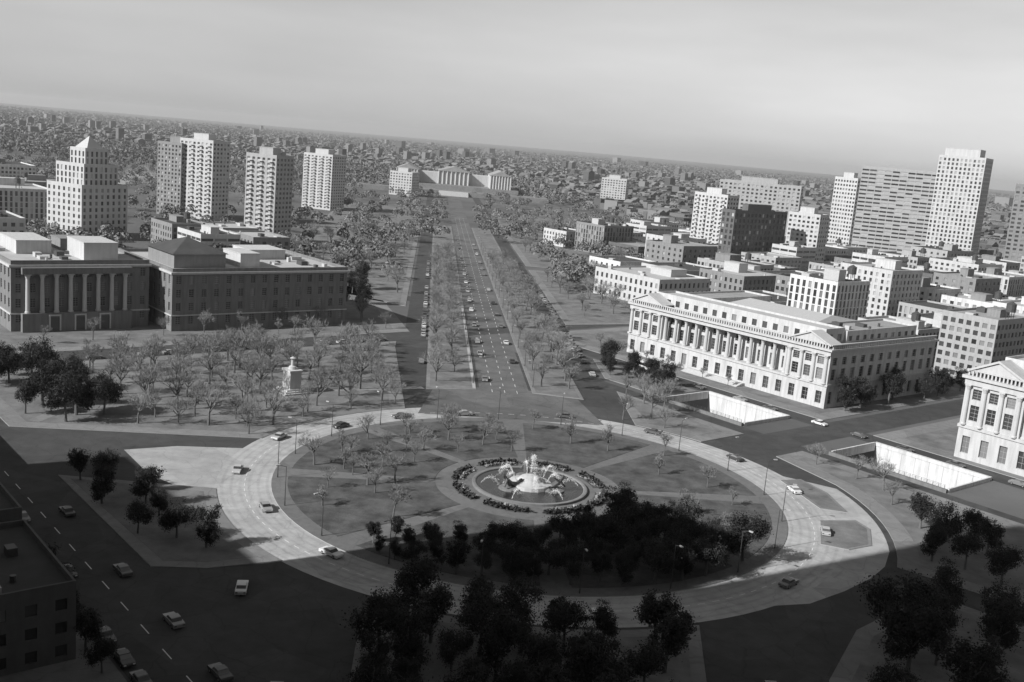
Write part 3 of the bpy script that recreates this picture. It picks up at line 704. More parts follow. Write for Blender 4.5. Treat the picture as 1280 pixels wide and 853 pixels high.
for x0, x1 in ((-50, -22), (22, 50)):
    m = MB(); m.box(x0+.01, x1-.01, 40, 75, 12, 27); put('wall', m.mesh('wall', 'limestone'), am)
for nm, lb, s, q, w, d, h in (('apartment_block', 'white far apartment block right of the art museum in the haze', 1250, 245, 36, 24, 40), ('apartment_block', 'small pale far block left of the art museum in the haze', 1100, -55, 30, 26, 30), ('apartment_block', 'hazy pale far block just right of the art museum', 1330, 75, 34, 24, 24)):
    a, b = PK(s, q); x, y, _ = W(a, b); tower(nm, lb, 'building', x, y, -15, w, d, h, int(h/3.4), 'white_wall')

# ------------------------------------------------------------------ fountain in the middle of the circle
fo = thing('fountain', 'round stone fountain basin with spraying jets in the middle of the circle', 'fountain', W(0, 0, 0.14), GRID)
m = MB().lathe([(13.4, 0), (13.4, .5), (13.2, .56), (12.7, .56), (12.5, .45), (12.5, .02)], 64); put('basin_rim', m.mesh('basin_rim', 'pavement'), fo)
m = MB(); m.v = [(12.55*math.cos(2*math.pi*i/64), 12.55*math.sin(2*math.pi*i/64), .32) for i in range(64)]; m.f = [tuple(range(64))]; m.m = [0]
put('water', m.mesh('water', 'water'), fo)
m = MB().lathe([(5.2, .1), (5.0, 1.1), (4.2, 1.25), (3.0, 1.6), (2.2, 2.4), (1.0, 2.7), (0.0, 2.75)], 20); put('pedestal', m.mesh('pedestal', 'stone_trim'), fo)
FIG = MB()
for p0, p1, r0, r1 in (((-1.6, 0, .5), (-.2, 0, .7), .32, .45), ((-.2, 0, .7), (.9, 0, 1.7), .48, .42), ((.9, 0, 1.7), (1.2, 0, 2.25), .2, .25), ((1.2, 0, 2.2), (1.3, 0, 2.65), .28, .2), ((.8, .3, 1.6), (1.5, .7, .7), .18, .13), ((.8, -.3, 1.6), (.1, -.8, 2.3), .18, .13), ((-1.6, 0, .5), (-2.0, .2, 1.3), .28, .2), ((-2.0, .2, 1.3), (-2.7, .2, .5), .2, .12)):
    FIG.limb(p0, p1, r0, r1, 8)
FIGM = FIG.mesh('bronze_figure', 'bronze')
for i in range(3):
    t_ = 2*math.pi*i/3+.5; put('bronze_figure', FIGM, fo, (6.0*math.cos(t_), 6.0*math.sin(t_), .3), t_, 1.5)
    mm = MB().lathe([(2.6, 0), (2.5, .5), (1.6, .75), (0, .8)], 12); put('plinth', mm.mesh('plinth', 'shade_toned_stone'), fo, (6.0*math.cos(t_), 6.0*math.sin(t_), .1))
rj = random.Random(4)
def jet(p, vx, vy, vz, n=26, spread=.25):
    m = MB(); T = 2*vz/9.8
    for i in range(n*16):
        t_ = rj.random()**.8*T; s = spread*(.15+t_/T)
        x = p[0]+vx*t_+rj.gauss(0, s); y = p[1]+vy*t_+rj.gauss(0, s); z = p[2]+vz*t_-4.9*t_*t_+rj.gauss(0, s)
        if z < .34: z = .36
        d = rj.uniform(.025, .075)
        m.tri((x-d, y, z-d), (x+d, y-d*.5, z-d*.6), (x, y+d*.6, z+d*2.2))
    return m
def water_jet(m): tag(put('water_jet', m.mesh('water_jet', 'spray'), fo), kind='stuff')
water_jet(jet((0, 0, 2.7), 0.4, 0.2, 9.5, 60, .45))
for i in range(6):
    t_ = 2*math.pi*(i+.5)/6; water_jet(jet((4*math.cos(t_), 4*math.sin(t_), 1.6), 2.6*math.cos(t_), 2.6*math.sin(t_), 7.0, 30, .3))
for i in range(6):
    t_ = 2*math.pi*i/6; water_jet(jet((11.6*math.cos(t_), 11.6*math.sin(t_), .4), -4*math.cos(t_), -4*math.sin(t_), 5.5, 14, .28))

# white stone monument in the west park
mo = thing('stone_monument', 'small white stone monument among trees in the park before the museum', 'monument', W(-97.5, -10.6, .17), GRID)
for i, (s, z0, z1) in enumerate(((4.6, 0, .4), (3.8, .4, .8), (3.0, .8, 1.2))):
    m = MB(); m.box(-s, s, -s, s, z0, z1); put('step', m.mesh('step', 'stone_trim'), mo)
m = MB(); m.box(-2.3, 2.3, -1.8, 1.8, 1.2, 6.2); m.box(-2.6, 2.6, -2.1, 2.1, 6.202, 6.8, bottom=True); put('block', m.mesh('block', 'stone_trim'), mo)
m = MB().lathe([(1.2, 6.8), (1.1, 7.6), (.5, 7.9), (.45, 9.5), (.9, 10.1), (0, 10.6)], 12); put('finial', m.mesh('finial', 'stone_trim'), mo)

# ------------------------------------------------------------------ trees
def leaf_crown(seed, h, rad, n_clump, n_leaf, size, m, bottom=.32, name='crown'):
    g = np.random.default_rng(seed); V = []; Fc = []
    lobes = [(0, 0, h*.66, rad*.72, h*.3)]
    for i in range(7):
        t = g.uniform(0, 6.283); q = rad*g.uniform(.35, .62)
        lobes.append((q*math.cos(t), q*math.sin(t), h*g.uniform(bottom+.14, .82), rad*g.uniform(.34, .55), h*g.uniform(.13, .2)))
    for c in range(n_clump):
        L = lobes[g.integers(0, len(lobes))]
        d = g.normal(size=3); d /= np.linalg.norm(d); rr = g.uniform(.62, 1.05)
        cx, cy, cz = L[0]+d[0]*L[3]*rr, L[1]+d[1]*L[3]*rr, L[2]+d[2]*L[4]*rr
        cr = g.uniform(.45, .95)*rad*.17
        for k in range(n_leaf):
            o = g.normal(size=3)*cr*.95; p = np.array([cx, cy, cz])+o
            nn = d*.8+g.normal(size=3)*.6+np.array([0, 0, .35]); nn /= np.linalg.norm(nn)
            a = np.cross(nn, g.normal(size=3)); a /= np.linalg.norm(a); b = np.cross(nn, a)
            s = size*g.uniform(.6, 1.25); i = len(V)
            V += [tuple(p-a*s-b*s*.3), tuple(p-a*s*.1-b*s*.75), tuple(p+a*s+b*s*.1), tuple(p+b*s*.8-a*s*.1)]; Fc.append((i, i+1, i+2, i+3))
    me = bpy.data.meshes.new(name); me.from_pydata(V, [], Fc); me.materials.append(MATS[m]); me.update(); return me
def trunk_mesh(seed, h, rad):
    g = random.Random(seed); m = MB(); r0 = h*.026
    x, y = g.uniform(-.2, .2), g.uniform(-.2, .2)
    m.limb((0, 0, -.1), (x, y, h*.34), r0*1.25, r0*.85, 7); m.limb((x, y, h*.33), (x*2, y*2, h*.72), r0*.85, r0*.3, 6)
    for i in range(5):
        t = 6.283*i/5+g.uniform(-.4, .4); q = rad*g.uniform(.45, .7); z = h*g.uniform(.3, .5)
        m.limb((x, y, z), (q*math.cos(t), q*math.sin(t), z+h*g.uniform(.18, .3)), r0*.5, r0*.15, 5)
    return m.mesh('trunk', 'bark')
def bare_tree(seed, h, spread, upright=.55):
    """trunk with main limbs, and a crown of thin branches and twigs -> (crown mesh, trunk mesh)"""
    g = random.Random(seed); tm = MB(); cm = MB()
    def branch(p, d, L, r, lvl):
        bend = Vector((g.gauss(0, .12), g.gauss(0, .12), .10*lvl)); d2 = (d+bend).normalized()
        q = p+d*(L*.5); e = q+d2*(L*.5)
        if lvl <= 1:
            tm.limb(p, q, r, r*.8, 6 if lvl == 0 else 5); tm.limb(q, e, r*.8, r*.55, 5)
        elif lvl == 2: cm.limb(p, e, r, r*.4, 3)
        else:
            w = max(r, .036); sd = d.orthogonal().normalized()*w; sd.rotate(Matrix.Rotation(g.uniform(0, 3.1), 3, d))
            cm.quad(tuple(p-sd), tuple(p+sd), tuple(e+sd*.35), tuple(e-sd*.35))
        if lvl == 4: return
        n = (6, 4, 5, 7)[lvl]
        for i in range(n):
            t = g.uniform(.45, 1.0) if lvl else g.uniform(.55, 1.0)
            base = p+(e-p)*t if t < .97 else e
            az = 6.283*(i+g.random()*.7)/n; ax = d2.orthogonal().normalized(); ax.rotate(Matrix.Rotation(az, 3, d2))
            tilt = g.uniform(.45, .95)*(1.15-upright*.4)
            nd = (d2*math.cos(tilt)+ax*math.sin(tilt)); nd.z += .12; nd.normalize()
            branch(base, nd, L*g.uniform(.52, .78)*(spread if lvl == 0 else 1), r*.52, lvl+1)
    branch(Vector((0, 0, -.1)), Vector((g.gauss(0, .03), g.gauss(0, .03), 1)).normalized(), h*.40, h*.024, 0)
    return cm.mesh('crown', 'twig'), tm.mesh('trunk', 'bark')
KIND = {'plane': [], 'young': [], 'dark': []}
for s_ in range(12): KIND['plane'].append(bare_tree(100+s_, (13.5, 11, 15, 12.5)[s_ % 4], (.95, .75, .85, 1.05)[(s_*3) % 4], .2+.1*(s_ % 7)))
for s_ in range(4): KIND['young'].append(bare_tree(140+s_, 8.5, .85, .5))
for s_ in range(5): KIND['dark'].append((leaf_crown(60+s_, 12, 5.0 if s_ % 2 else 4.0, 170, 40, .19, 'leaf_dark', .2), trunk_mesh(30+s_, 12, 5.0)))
NTREE = 0; USED = {}
def tree(a, b, kind, label, group, scale=1.0, z=.17):
    global NTREE
    wx, wy, _ = W(a, b)
    if abs(wx) > .53*wy or wy < 122: return None
    cr, tr = rnd.choice(KIND[kind])
    s = scale*rnd.uniform(.68, 1.22); size = 'tall' if s > scale*1.07 else ('small' if s < scale*.9 else 'middling')
    lab = label(a, b, size) if callable(label) else label
    r = thing({'plane': 'bare_tree', 'young': 'garden_tree', 'dark': 'evergreen_tree'}[kind], lab, 'tree', W(a, b, z), rnd.uniform(0, 6.28), group)
    r.scale = (s*rnd.uniform(.92, 1.1), s*rnd.uniform(.92, 1.1), s)
    put('trunk', tr, r); put('crown', cr, r); NTREE += 1
    return r
def scatter(key, n, mind, kind, label, group, scale=1.0, keep=None, shrink=2.0, seed=1):
    g = random.Random(seed); poly = inset(BLOCKS[key], shrink); pts = []
    xs = [p[0] for p in poly]; ys = [p[1] for p in poly]; tries = 0
    while len(pts) < n and tries < 6000:
        tries += 1; p = (g.uniform(min(xs), max(xs)), g.uniform(min(ys), max(ys)))
        if not inside(p, poly) or (keep and not keep(*p)): continue
        if all((p[0]-q[0])**2+(p[1]-q[1])**2 > mind*mind for q in pts): pts.append(p)
    for p in pts: tree(p[0], p[1], kind, label, group, scale)
    return pts
SZ = {'tall': 'tall', 'small': 'small', 'middling': 'middle-sized'}
def lab_west(a, b, z):
    r = math.hypot(a, b)
    w = 'beside the white monument in the west park' if math.hypot(a+97.5, b+10.6) < 24 else 'at the circle road kerb of the west park' if r < 88 else 'along the street before the museum' if a < -138 else 'by the shaded street end of the west park' if b < -58 else 'near the parkway edge of the west park' if b > 20 else 'in the middle of the west park'
    return '%s bare grey tree %s' % (SZ[z], w)
def lab_near(text, kind='bare grey'): return lambda a, b, z: '%s %s tree %s' % (SZ[z], kind, text)
scatter('west', 84, 7.0, 'plane', lab_west, 'trees in the west park', 1.0, lambda a, b: math.hypot(a+97.5, b+10.6) > 9 and not (abs(b+10.6-(a+97.5)*-.55) < 4 and a > -97.5) and not (a < -84 and b < -58), seed=2)
scatter('west', 16, 4.6, 'dark', lab_near('standing in for tower shade at the west park corner', 'evergreen'), 'dark trees standing in for shade at the west park corner', .85, lambda a, b: -146 < a < -88 and b < -66, seed=9, shrink=-1)  # dark clump stands in for a tower's shadow on this corner
scatter('southwest', 9, 7, 'dark', lab_near('in the shaded strip between circle and street', 'evergreen'), 'trees of the southwest strip', .65, lambda a, b: b < -76, seed=3, shrink=.5)
scatter('north', 7, 8.5, 'plane', lab_near('in the small park right of the parkway mouth'), 'trees in the north park', .9, lambda a, b: a < -30, seed=4)
scatter('vine_triangle', 9, 6.5, 'dark', lab_near('before the left end of the library', 'evergreen'), 'trees before the library end', .7, seed=15, shrink=.5)
scatter('northeast', 9, 8, 'plane', lab_near('on the lawn beside the right road opening'), 'trees in the northeast park', .7, lambda a, b: a < 60+(56-b)*.61 and b < 86, seed=5)
scatter('northeast', 16, 6, 'dark', lab_near('on the shaded lawn right of the junction', 'evergreen'), 'dark trees right of the junction', .7, lambda a, b: a > 64+(56-b)*.61 and b < 68, seed=25, shrink=.5)
scatter('east', 30, 6.5, 'dark', lab_near('in the dark park at the bottom right', 'evergreen'), 'trees in the east park', .95, seed=6, shrink=.5)
scatter('approach', 44, 5.2, 'dark', lab_near('between the two approach roads at the bottom', 'evergreen'), 'trees between the approach roads', .75, lambda a, b: math.hypot(a, b) < 118 and .574*a+.819*b < 14, seed=7, shrink=0)
for i in range(13): tree(-52+i*7.2+rnd.uniform(-1.5, 1.5), -108.6, 'dark', '%s evergreen street tree from the left before the low buildings at bottom left' % nth(i), 'evergreens before the low buildings', .62, .14)
scatter('library', 7, 9, 'young', lab_near('planted before the library front'), 'trees before the library', .8, lambda a, b: b < 138.5 and (a < -75 or -50 > a), seed=8, shrink=0)
scatter('library', 8, 7, 'dark', lab_near('added to darken the library end wall', 'evergreen'), 'trees added to darken the library end wall', .95, lambda a, b: a > -16.5 and b > 146, seed=18, shrink=-2.5)  # evergreens added to deepen the shade on the end wall
scatter('museum', 12, 8, 'plane', lab_near('before the shaded museum front'), 'trees before the museum', .8, lambda a, b: a > -190 and b < 75, seed=10, shrink=1)
scatter('museum', 9, 8, 'dark', lab_near('beside the far end of the museum wing', 'evergreen'), 'trees beside the museum wing', 1.0, lambda a, b: b > 66 and a > -290, seed=11, shrink=1)
for side, key in ((-1, 'left'), (1, 'right')):
    for i in range(30):
        a, b = PK(100+i*12+rnd.uniform(-3, 3), side*22+rnd.uniform(-1.2, 1.2))
        tree(a, b, 'plane', '%s tree from the circle in the outer %s median row' % (nth(i), key), 'parkway median trees', .95)
        a, b = PK((100 if side > 0 else 118)+i*12+rnd.uniform(-3, 3), side*(13 if side > 0 else 15.5)+rnd.uniform(-1.2, 1.2))
        tree(a, b, 'plane', '%s tree from the circle in the inner %s median row' % (nth(i), key), 'parkway median trees', .9)
scatter('park_left', 42, 11, 'plane', lab_near('on the lawns left of the parkway'), 'trees left of the parkway', 1.0, lambda a, b: a > -520, seed=12)
scatter('park_right', 40, 8, 'plane', lab_near('right of the parkway before the white building'), 'trees right of the parkway', .95, seed=13)
scatter('park_right_far', 26, 11, 'plane', lab_near('on the far lawn right of the parkway'), 'far trees right of the parkway', 1.0, lambda a, b: a > -620, seed=14)
# garden of the circle: small bare trees on the sunlit lawns, dense evergreens on the shaded near side
k = 0
for i in range(24):
    t_ = 360*i/24+4; rr = 43+7*math.sin(i*2.3)
    if 275 < t_ or t_ < 12: continue
    k += 1; tree(rr*math.cos(math.radians(t_)), rr*math.sin(math.radians(t_)), 'young', '%s small garden tree on the circle lawn, anticlockwise from the right' % nth(k-1), 'garden trees of the circle', .9, .2)
for i in range(18):
    t_, rr = 150+108*((i*7) % 18)/18, 27+25*((i*5) % 18)/18
    tree(rr*math.cos(math.radians(t_)), rr*math.sin(math.radians(t_)), 'plane', '%s larger bare tree on the left lawns of the circle' % nth(i), 'bare trees on the left circle lawns', .62, .2)
for i, t_ in enumerate((172, 183, 196, 205, 213, 150, 160, 118, 108)):
    rr = 74.5; tree(rr*math.cos(math.radians(t_)), rr*math.sin(math.radians(t_)), 'plane', '%s bare kerbside tree along the outer edge of the circle road' % nth(i), 'kerbside trees of the circle', .8, .15) if not 125 < t_ < 165 else None
gg = random.Random(31); pts = []; tries = 0
while len(pts) < 78 and tries < 4000:
    tries += 1; t_ = gg.uniform(-76, 12); rr = gg.uniform(27, 55.5); p = (rr*math.cos(math.radians(t_)), rr*math.sin(math.radians(t_)))
    if t_ < -14 and rr < 30+(-14-t_)*.28: continue
    if all((p[0]-q[0])**2+(p[1]-q[1])**2 > 16 for q in pts): pts.append(p)
for p in pts: tree(p[0], p[1], 'dark', (lambda a, b, z: '%s dark evergreen on the shaded circle lawn, %s' % (SZ[z], 'near the fountain' if math.hypot(a, b) < 40 else 'near the road kerb')), 'evergreens of the circle', .42+.28*min(1, max(0, (p[0]*.64+p[1]*.77+20)/50)), .2)

# hedges and flower beds of the circle
def clump_mesh(name, pts, size, m, seed=1, per=6):
    g = np.random.default_rng(seed); P = np.repeat(np.array(pts), per, 0)+g.normal(size=(len(pts)*per, 3))*size*.8
    n = len(P); d = g.normal(size=(n, 3)); d[:, 2] = np.abs(d[:, 2])+.4; d /= np.linalg.norm(d, axis=1)[:, None]
    a = np.cross(d, g.normal(size=(n, 3))); a /= np.linalg.norm(a, axis=1)[:, None]; b = np.cross(d, a)
    s = (size*g.uniform(.6, 1.3, n))[:, None]
    V = np.stack([P-a*s-b*s*.3, P-b*s*.8, P+a*s+b*s*.2, P+b*s*.8], 1).reshape(-1, 3)
    me = bpy.data.meshes.new(name); F = np.arange(n*4).reshape(-1, 4)
    me.from_pydata(V.tolist(), [], F.tolist()); me.materials.append(MATS[m]); me.update(); return me
for i in range(8):
    t0 = 45*i+16
    pts = [W(*(arc(17.4, t0, t0+33, 60)[k]), .5) for k in range(61)]
    tag(put('hedge', clump_mesh('hedge', pts, .38, 'hedge', i, 8)), 'low clipped hedge arc around the fountain basin, %s of eight' % nth(i), 'hedge', 'hedges around the fountain')
    pts = [W(*(arc(16.1, t0+2, t0+31, 40)[k]), .32) for k in range(41)]
    tag(put('flower_bed', clump_mesh('flower_bed', pts, .3, 'flower', i+20, 8)), 'curved flower bed inside the hedge ring, %s of eight' % nth(i), 'flower bed', 'flower beds around the fountain')

# ------------------------------------------------------------------ far woods, far city, river (masses nobody could count)
def frustum_pts(n, y0, y1, g, q=1.0):
    y = y0*(y1/y0)**(g.random(n)**q); x = y*g.uniform(-.60, .60, n); return x, y
def to_ab(x, y): dx, dy = x-CX, y-CY; return dx*EX+dy*EY, dx*NX+dy*NY
g = np.random.default_rng(5)
def far_woods(n, y0, y1, cond, name, label, q=1.0, per=26, size=2.4):
    x, y = frustum_pts(n, y0, y1, g, q); a, b = to_ab(x, y); k = cond(x, y, a, b); x, y = x[k], y[k]; m = len(x)
    r = g.uniform(3.5, 6.5, m); h = g.uniform(7, 13, m)
    N = m*per; ii = np.repeat(np.arange(m), per)
    d = g.normal(size=(N, 3)); d[:, 2] = np.abs(d[:, 2])*.9-.25; d /= np.linalg.norm(d, axis=1)[:, None]
    P = np.stack([x[ii]+d[:, 0]*r[ii], y[ii]+d[:, 1]*r[ii], h[ii]*.55+d[:, 2]*h[ii]*.42], 1)
    nn = d+g.normal(size=(N, 3))*.35; nn /= np.linalg.norm(nn, axis=1)[:, None]
    aa = np.cross(nn, g.normal(size=(N, 3))); aa /= np.linalg.norm(aa, axis=1)[:, None]; bb = np.cross(nn, aa)
    s = (size*g.uniform(.6, 1.3, N))[:, None]
    V = np.stack([P-aa*s-bb*s*.3, P-bb*s*.8, P+aa*s+bb*s*.2, P+bb*s*.8], 1).reshape(-1, 3)
    me = bpy.data.meshes.new(name); me.vertices.add(N*4); me.vertices.foreach_set('co', V.ravel())
    me.loops.add(N*4); me.loops.foreach_set('vertex_index', np.arange(N*4, dtype=np.int32))
    me.polygons.add(N); me.polygons.foreach_set('loop_start', np.arange(0, N*4, 4, dtype=np.int32))
    me.materials.append(MATS['leaf_far']); me.update(calc_edges=True); me.validate()
    return tag(put(name, me), label, 'wood', kind='stuff')
def in_park(a, b):
    s = -.819*a+.574*b; q = .574*a+.819*b
    return s, q
def c_mid(x, y, a, b):
    s, q = in_park(a, b); on = (np.abs(q) < 15) & (s < 1230)
    bld = (a > -540) & (a < 260) & (b > 130) & (b < 730) & (q > 120)
    mus = (a < -168) & (a > -345) & (b > -91) & (b < 80)
    twr = (s > 350) & (s < 900) & (q < -100) & (q > -330) & (g.random(len(a)) < .6)
    sq = (np.abs(q) < 45) & (s < 520)
    return ~on & ~bld & ~mus & ~twr & ~sq & ((s > 330) | (a < -345)) & (g.random(len(a)) < .8)
far_woods(3400, 480, 1600, c_mid, 'far_wood', 'mass of treetops along the far parkway and river park', 1.0, 110, .85)
far_woods(10000, 1450, 4200, lambda x, y, a, b: (np.abs(in_park(a, b)[1]) < 260) | ((np.sin(x*.006)+np.sin(y*.0045+x*.002)) > .2) | (g.random(len(a)) < .3), 'far_wood', 'mass of treetops among the distant city roofs', 1.0, 26, 2.0)
far_woods(7000, 3900, 9500, lambda x, y, a, b: (y > 2200) | (np.abs(in_park(a, b)[1]) < 300) | (g.random(len(a)) < .3), 'far_wood', 'hazy mass of distant treetops below the horizon', 1.0, 12, 5.0)
def far_city(name, label):
    mb = MB(); gr = random.Random(77)
    def house(a, b, w, d, h, pitched):
        P = [W(a+u, b+v)[:2] for u, v in ((0, 0), (w, 0), (w, d), (0, d))]
        i = len(mb.v); mb.v += [(x, y, 0) for x, y in P]+[(x, y, h) for x, y in P]
        for k in range(4): mb.f.append((i+k, i+(k+1) % 4, i+4+(k+1) % 4, i+4+k)); mb.m.append(0)
        i = len(mb.v); mb.v += [(x, y, h) for x, y in P]
        if pitched:
            m0 = W(a, b+d/2, h+d*.28); m1 = W(a+w, b+d/2, h+d*.28); mb.v += [m0, m1]
            mb.f += [(i, i+1, i+5, i+4), (i+2, i+3, i+4, i+5), (i+1, i+2, i+5), (i+3, i, i+4)]; mb.m += [0]*4
        else: mb.f.append((i, i+1, i+2, i+3)); mb.m.append(0)
    for ia in range(-42, 20):
        for ib in range(-14, 46):
            a0, b0 = ia*112.0+20, ib*68.0+20
            x, y, _ = W(a0+50, b0+25)
            if y < 850 or y > 3900 or abs(x) > y*.6: continue
            s, q = -.819*a0+.574*b0, .574*a0+.819*b0
            if not ((q > 150 and b0 > 730) or (q < -300 and a0 < -870 and b0 < 60) or y > 2300): continue
            tall = gr.random() < .06
            for row, (bb, dd) in enumerate(((b0, 13), (b0+32, 13))):
                aa = a0
                while aa < a0+92:
                    w = gr.choice((6, 6, 7, 9, 14, 24)); h = gr.choice((7, 8, 9, 10, 11, 13))
                    if gr.random() < .008: h = gr.uniform(16, 34); w = 18
                    if gr.random() > .14: house(aa, bb+gr.uniform(-1.5, 1.5), w, dd+gr.uniform(-2, 5), h, gr.random() < .1)
                    aa += w+.05
    for i in range(900):
        y = 3800*(8500/3800)**gr.random(); x = y*gr.uniform(-.6, .6); a0, b0 = to_ab(x, y)
        house(a0, b0, gr.uniform(15, 60), gr.uniform(15, 40), gr.uniform(6, 11) if gr.random() < .975 else gr.uniform(18, 40), False)
    return tag(put(name, mb.mesh(name, 'city_mass')), label, 'city', kind='stuff')
far_city('far_city', 'hazy mass of distant low city roofs below the horizon')
m = MB(); m.v = [(-1400, 1150, .3), (-560, 880, .3), (-430, 1010, .3), (-380, 1300, .3), (-500, 1700, .3), (-620, 1690, .3), (-500, 1300, .3), (-560, 1060, .3), (-1400, 1330, .3)]; m.f = [tuple(range(9))]; m.m = [0]
struct('river', m.mesh('river', 'river'))

# ------------------------------------------------------------------ vehicles
def car_meshes(L=4.9, Wd=1.85, h=1.42):
    def section(pts, half, m, mi=0):
        i = len(m.v); n = len(pts)
        for y in (-half, half): m.v += [(x, y, z) for x, z in pts]
        m.f.append(tuple(range(i, i+n))); m.m.append(mi); m.f.append(tuple(range(i+2*n-1, i+n-1, -1))); m.m.append(mi)
        for k in range(n):
            k2 = (k+1) % n; m.f.append((i+k, i+n+k, i+n+k2, i+k2)); m.m.append(mi)
    b = MB(); section([(-L/2, .3), (L/2, .3), (L/2, .62), (L/2-.15, .82), (L*.2, .92), (-L*.28, .95), (-L/2+.1, .88), (-L/2, .7)], Wd/2, b)
    c = MB(); section([(-L*.30, .94), (L*.22, .91), (L*.10, h-.08), (-L*.20, h-.06)], Wd/2-.14, c)
    rf = MB(); section([(-L*.20-.05, h-.07), (L*.10+.05, h-.09), (L*.08, h), (-L*.18, h)], Wd/2-.16, rf)
    wh = MB(); 
    i = 0
    for y0, y1, r, mi in ((-.11, .11, .33, 0), (-.12, .12, .19, 1)):
        k0 = len(wh.v)
        for y in (y0, y1):
            for k in range(10): t = 2*math.pi*k/10; wh.v.append((r*math.cos(t), y, r*math.sin(t)))
        for k in range(10): wh.f.append((k0+k, k0+(k+1) % 10, k0+10+(k+1) % 10, k0+10+k)); wh.m.append(mi)
        wh.f.append(tuple(k0+9-k for k in range(10))); wh.m.append(mi); wh.f.append(tuple(range(k0+10, k0+20))); wh.m.append(mi)
    lt = MB().box(-.02, .04, -.18, .18, -.09, .09, bottom=True)
    return b, c, rf, wh, lt
_b, _c, _r, _w, _l = car_meshes()
WHEEL = _w.mesh('wheel', 'tyre', 'hub'); CABIN = _c.mesh('cabin', 'glass'); HL = _l.mesh('headlight', 'headlight'); TL = _l.mesh('taillight', 'taillight')
CARB = [_b.mesh('body', 'paint_%d' % i) for i in range(6)]; CARR = [_r.mesh('roof', 'paint_%d' % i) for i in range(6)]
cword = ['white', 'silver', 'grey', 'black', 'beige', 'dark']
def car(a, b, ang, col, label, group):
    r = thing('car', label, 'car', W(a, b, .045), GRID+ang, group)
    put('body', CARB[col], r); put('cabin', CABIN, r); put('roof', CARR[col], r)
    for x in (-1.5, 1.5):
        for y in (-.85, .85): put('wheel', WHEEL, r, (x, y, .33))
    for y in (-.65, .65): put('headlight', HL, r, (2.44, y, .62)); put('taillight', TL, r, (-2.46, y, .66))
    return r
rc = random.Random(12)
def cars_line(p0, p1, n, side, label, group, jit=3):
    for i in range(n):
        t_ = (i+.5)/n; a = p0[0]+(p1[0]-p0[0])*t_; b = p0[1]+(p1[1]-p0[1])*t_; ang = math.atan2(p1[1]-p0[1], p1[0]-p0[0])
        j = rc.uniform(-jit, jit)
        if rc.random() < .22: continue
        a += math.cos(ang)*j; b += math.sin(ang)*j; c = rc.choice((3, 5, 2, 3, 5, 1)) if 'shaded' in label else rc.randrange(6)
        car(a, b, ang, c, '%s car %s, %s along it' % (cword[c], label, nth(i)), group)
for i, t in enumerate((8, 38, 62, 84, 108, 131, 158, 176, 195, 212, 236, 258, 283, 305, 330)):
    rr = rc.choice((61.5, 66.5)); c = rc.randrange(6)
    car(rr*math.cos(math.radians(t)), rr*math.sin(math.radians(t)), math.radians(t+90), c, '%s car driving round the circle, %s anticlockwise from its right' % (cword[c], nth(i)), 'cars on the circle road')
cars_line((-330, -103), (40, -103), 13, 0, 'driving along the shaded street at left', 'cars on the street at left', 4)
cars_line((60, -95), (-160, -95), 6, 0, 'coming down the far lane of the shaded street', 'cars in the far lane of the street', 5)
cars_line(PK(90, 5.6), PK(560, 5.6), 14, 0, 'driving away on the parkway', 'cars leaving on the parkway', 8)
cars_line(PK(560, -5.8), PK(90, -5.8), 14, 0, 'coming down the parkway towards the circle', 'cars arriving on the parkway', 8)
cars_line((-140, 123.5), (110, 123.5), 16, 0, 'on the street before the palaces', 'cars on the street before the palaces', 3)
cars_line(PK(-210, -44), PK(-85, -44), 6, 0, 'on the left approach road', 'cars on the left approach road', 4)
cars_line(PK(-75, 30), PK(-190, 24), 5, 0, 'on the right approach road', 'cars on the right approach road', 4)
cars_line((-155.6, -85), (-155.6, 60), 18, 0, 'parked at the kerb before the museum', 'cars parked before the museum', .5)
cars_line(PK(120, -27), PK(420, -27), 30, 0, 'parked on the left parkway side road', 'cars parked on the left side road', 1.5)
cars_line(PK(120, 33), PK(330, 33), 20, 0, 'parked on the right parkway side road', 'cars parked on the right side road', 1.5)
cars_line((-40, -105), (45, -105), 11, 0, 'parked at the shaded kerb before the low buildings', 'cars parked at the shaded kerb', .5)
def bus(a, b, ang, label):
    r = thing('bus', label, 'bus', W(a, b, .045), GRID+ang, 'buses')
    m = MB(); m.box(-6, 6, -1.27, 1.27, .4, 3.05, bottom=True); put('body', m.mesh('body', 'paint_0'), r)
    m = MB(); m.box(-5.6, 5.6, -1.29, -1.27, 1.5, 2.5, bottom=True); m.box(-5.6, 5.6, 1.27, 1.29, 1.5, 2.5, bottom=True); m.box(6.0, 6.02, -1.1, 1.1, 1.3, 2.6, bottom=True); put('window_band', m.mesh('window_band', 'glass'), r)
    m = MB(); m.box(-3, -1, -.7, .7, 3.052, 3.3); put('roof_unit', m.mesh('roof_unit', 'metal_pale'), r)
    for x in (-3.6, 3.8):
        for y in (-1.18, 1.18): put('wheel', WHEEL, r, (x, y, .48), 0, 1.45)
car(20, -80.5, math.radians(150), 0, 'white car at the corner beside the left approach road', 'cars at the shaded corner')
car(26, -94.6, math.pi, 4, 'pale beige car on the shaded street at bottom left', 'cars at the shaded corner')
bus(-84, 126.5, 0, 'white bus on the street before the library front')

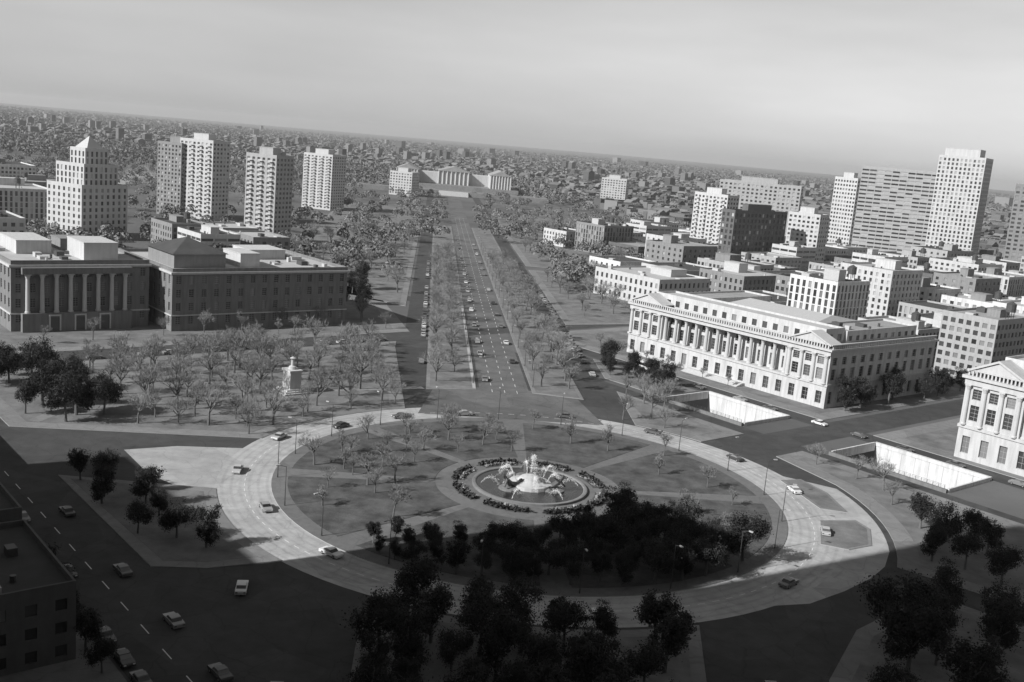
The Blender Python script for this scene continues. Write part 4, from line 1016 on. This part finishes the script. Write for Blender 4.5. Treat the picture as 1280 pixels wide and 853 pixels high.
# ------------------------------------------------------------------ street lamps
LP = MB().cyl(0, 0, 0, .9, .16, .13, 8).cyl(0, 0, .9, 8.5, .10, .06, 8); LP.limb((0, 0, 8.4), (1.6, 0, 8.9), .05, .04, 6); LPM = LP.mesh('post', 'metal_dark')
LHM = MB().box(1.3, 2.2, -.16, .16, 8.82, 9.0, bottom=True).mesh('lamp_head', 'metal_pale'); LGM = MB().box(1.45, 2.1, -.12, .12, 8.76, 8.819, bottom=True).mesh('lamp_glass', 'lamp_glass')
def lamp(a, b, ang, label, group):
    r = thing('street_lamp', label, 'street lamp', W(a, b, .14), GRID+ang, group); put('post', LPM, r); h = put('lamp_head', LHM, r); put('lamp_glass', LGM, h)
for i in range(20):
    t_ = math.radians(18*i+5); lamp(57.3*math.cos(t_), 57.3*math.sin(t_), t_, 'curved arm street lamp on the garden kerb of the circle, %s anticlockwise from its right' % nth(i), 'lamps of the circle')
for i in range(14):
    for s_, nm in ((-1, 'left'), (1, 'right')):
        a, b = PK(100+i*32, s_*9.8); lamp(a, b, PA+(-math.pi/2 if s_ < 0 else math.pi/2), 'street lamp on the %s edge of the parkway road, %s from the circle' % (nm, nth(i)), 'lamps of the parkway')

# ------------------------------------------------------------------ road markings
def dashes(name, f, n, z):
    b = MB()
    for i in range(n):
        p = f(i)
        if p: (a0, b0), (a1, b1), w = p; L = math.hypot(a1-a0, b1-b0); nx, ny = -(b1-b0)/L*w/2, (a1-a0)/L*w/2; b.quad(W(a0-nx, b0-ny, z), W(a1-nx, b1-ny, z), W(a1+nx, b1+ny, z), W(a0+nx, b0+ny, z))
    return struct(name, b.mesh(name, 'paint'))
for rr in (64.2,): dashes('lane_line', lambda i: (arc(rr, 3*i, 3*i+1.5, 1)[0], arc(rr, 3*i, 3*i+1.5, 1)[1], .18), 120, .045)
for q in (-4, 0, 4): dashes('lane_line', lambda i: (PK(90+9*i, q), PK(93.5+9*i, q), .18), 80, .052)
dashes('lane_line', lambda i: ((-300+9*i, -99), (-296.5+9*i, -99), .18), 48, .052)
# ------------------------------------------------------------------ haze over the city
hm = bpy.data.materials.new('haze'); hm.use_nodes = True; n = hm.node_tree.nodes; n.remove(n['Principled BSDF'])
v = n.new('ShaderNodeVolumePrincipled'); v.inputs['Color'].default_value = (.9, .9, .9, 1); v.inputs['Density'].default_value = 0.000065; v.inputs['Anisotropy'].default_value = 0.2
hm.node_tree.links.new(v.outputs['Volume'], n['Material Output'].inputs['Volume'])
m = MB(); m.box(-17500, 17500, -17500, 17500, -9, 150, bottom=True); me = m.mesh('haze'); me.materials.append(hm)
tag(put('haze', me), 'thin pale haze over the whole city', 'haze', kind='stuff')
# look-alikes that still share a label are told apart by their order from the left of the picture
def short_ord(i): return '%d%s' % (i, 'th' if 10 <= i % 100 <= 20 else {1: 'st', 2: 'nd', 3: 'rd'}.get(i % 10, 'th'))
by = {}
for o in bpy.data.objects:
    if o.parent is None and 'label' in o: by.setdefault(o['label'], []).append(o)
for lb, os_ in by.items():
    if len(os_) > 1:
        for i, o in enumerate(sorted(os_, key=lambda q: q.location.x/q.location.y)): o['label'] = '%s, %s from left' % (lb, ORD[i])
print('trees', NTREE, 'objects', len(bpy.data.objects))
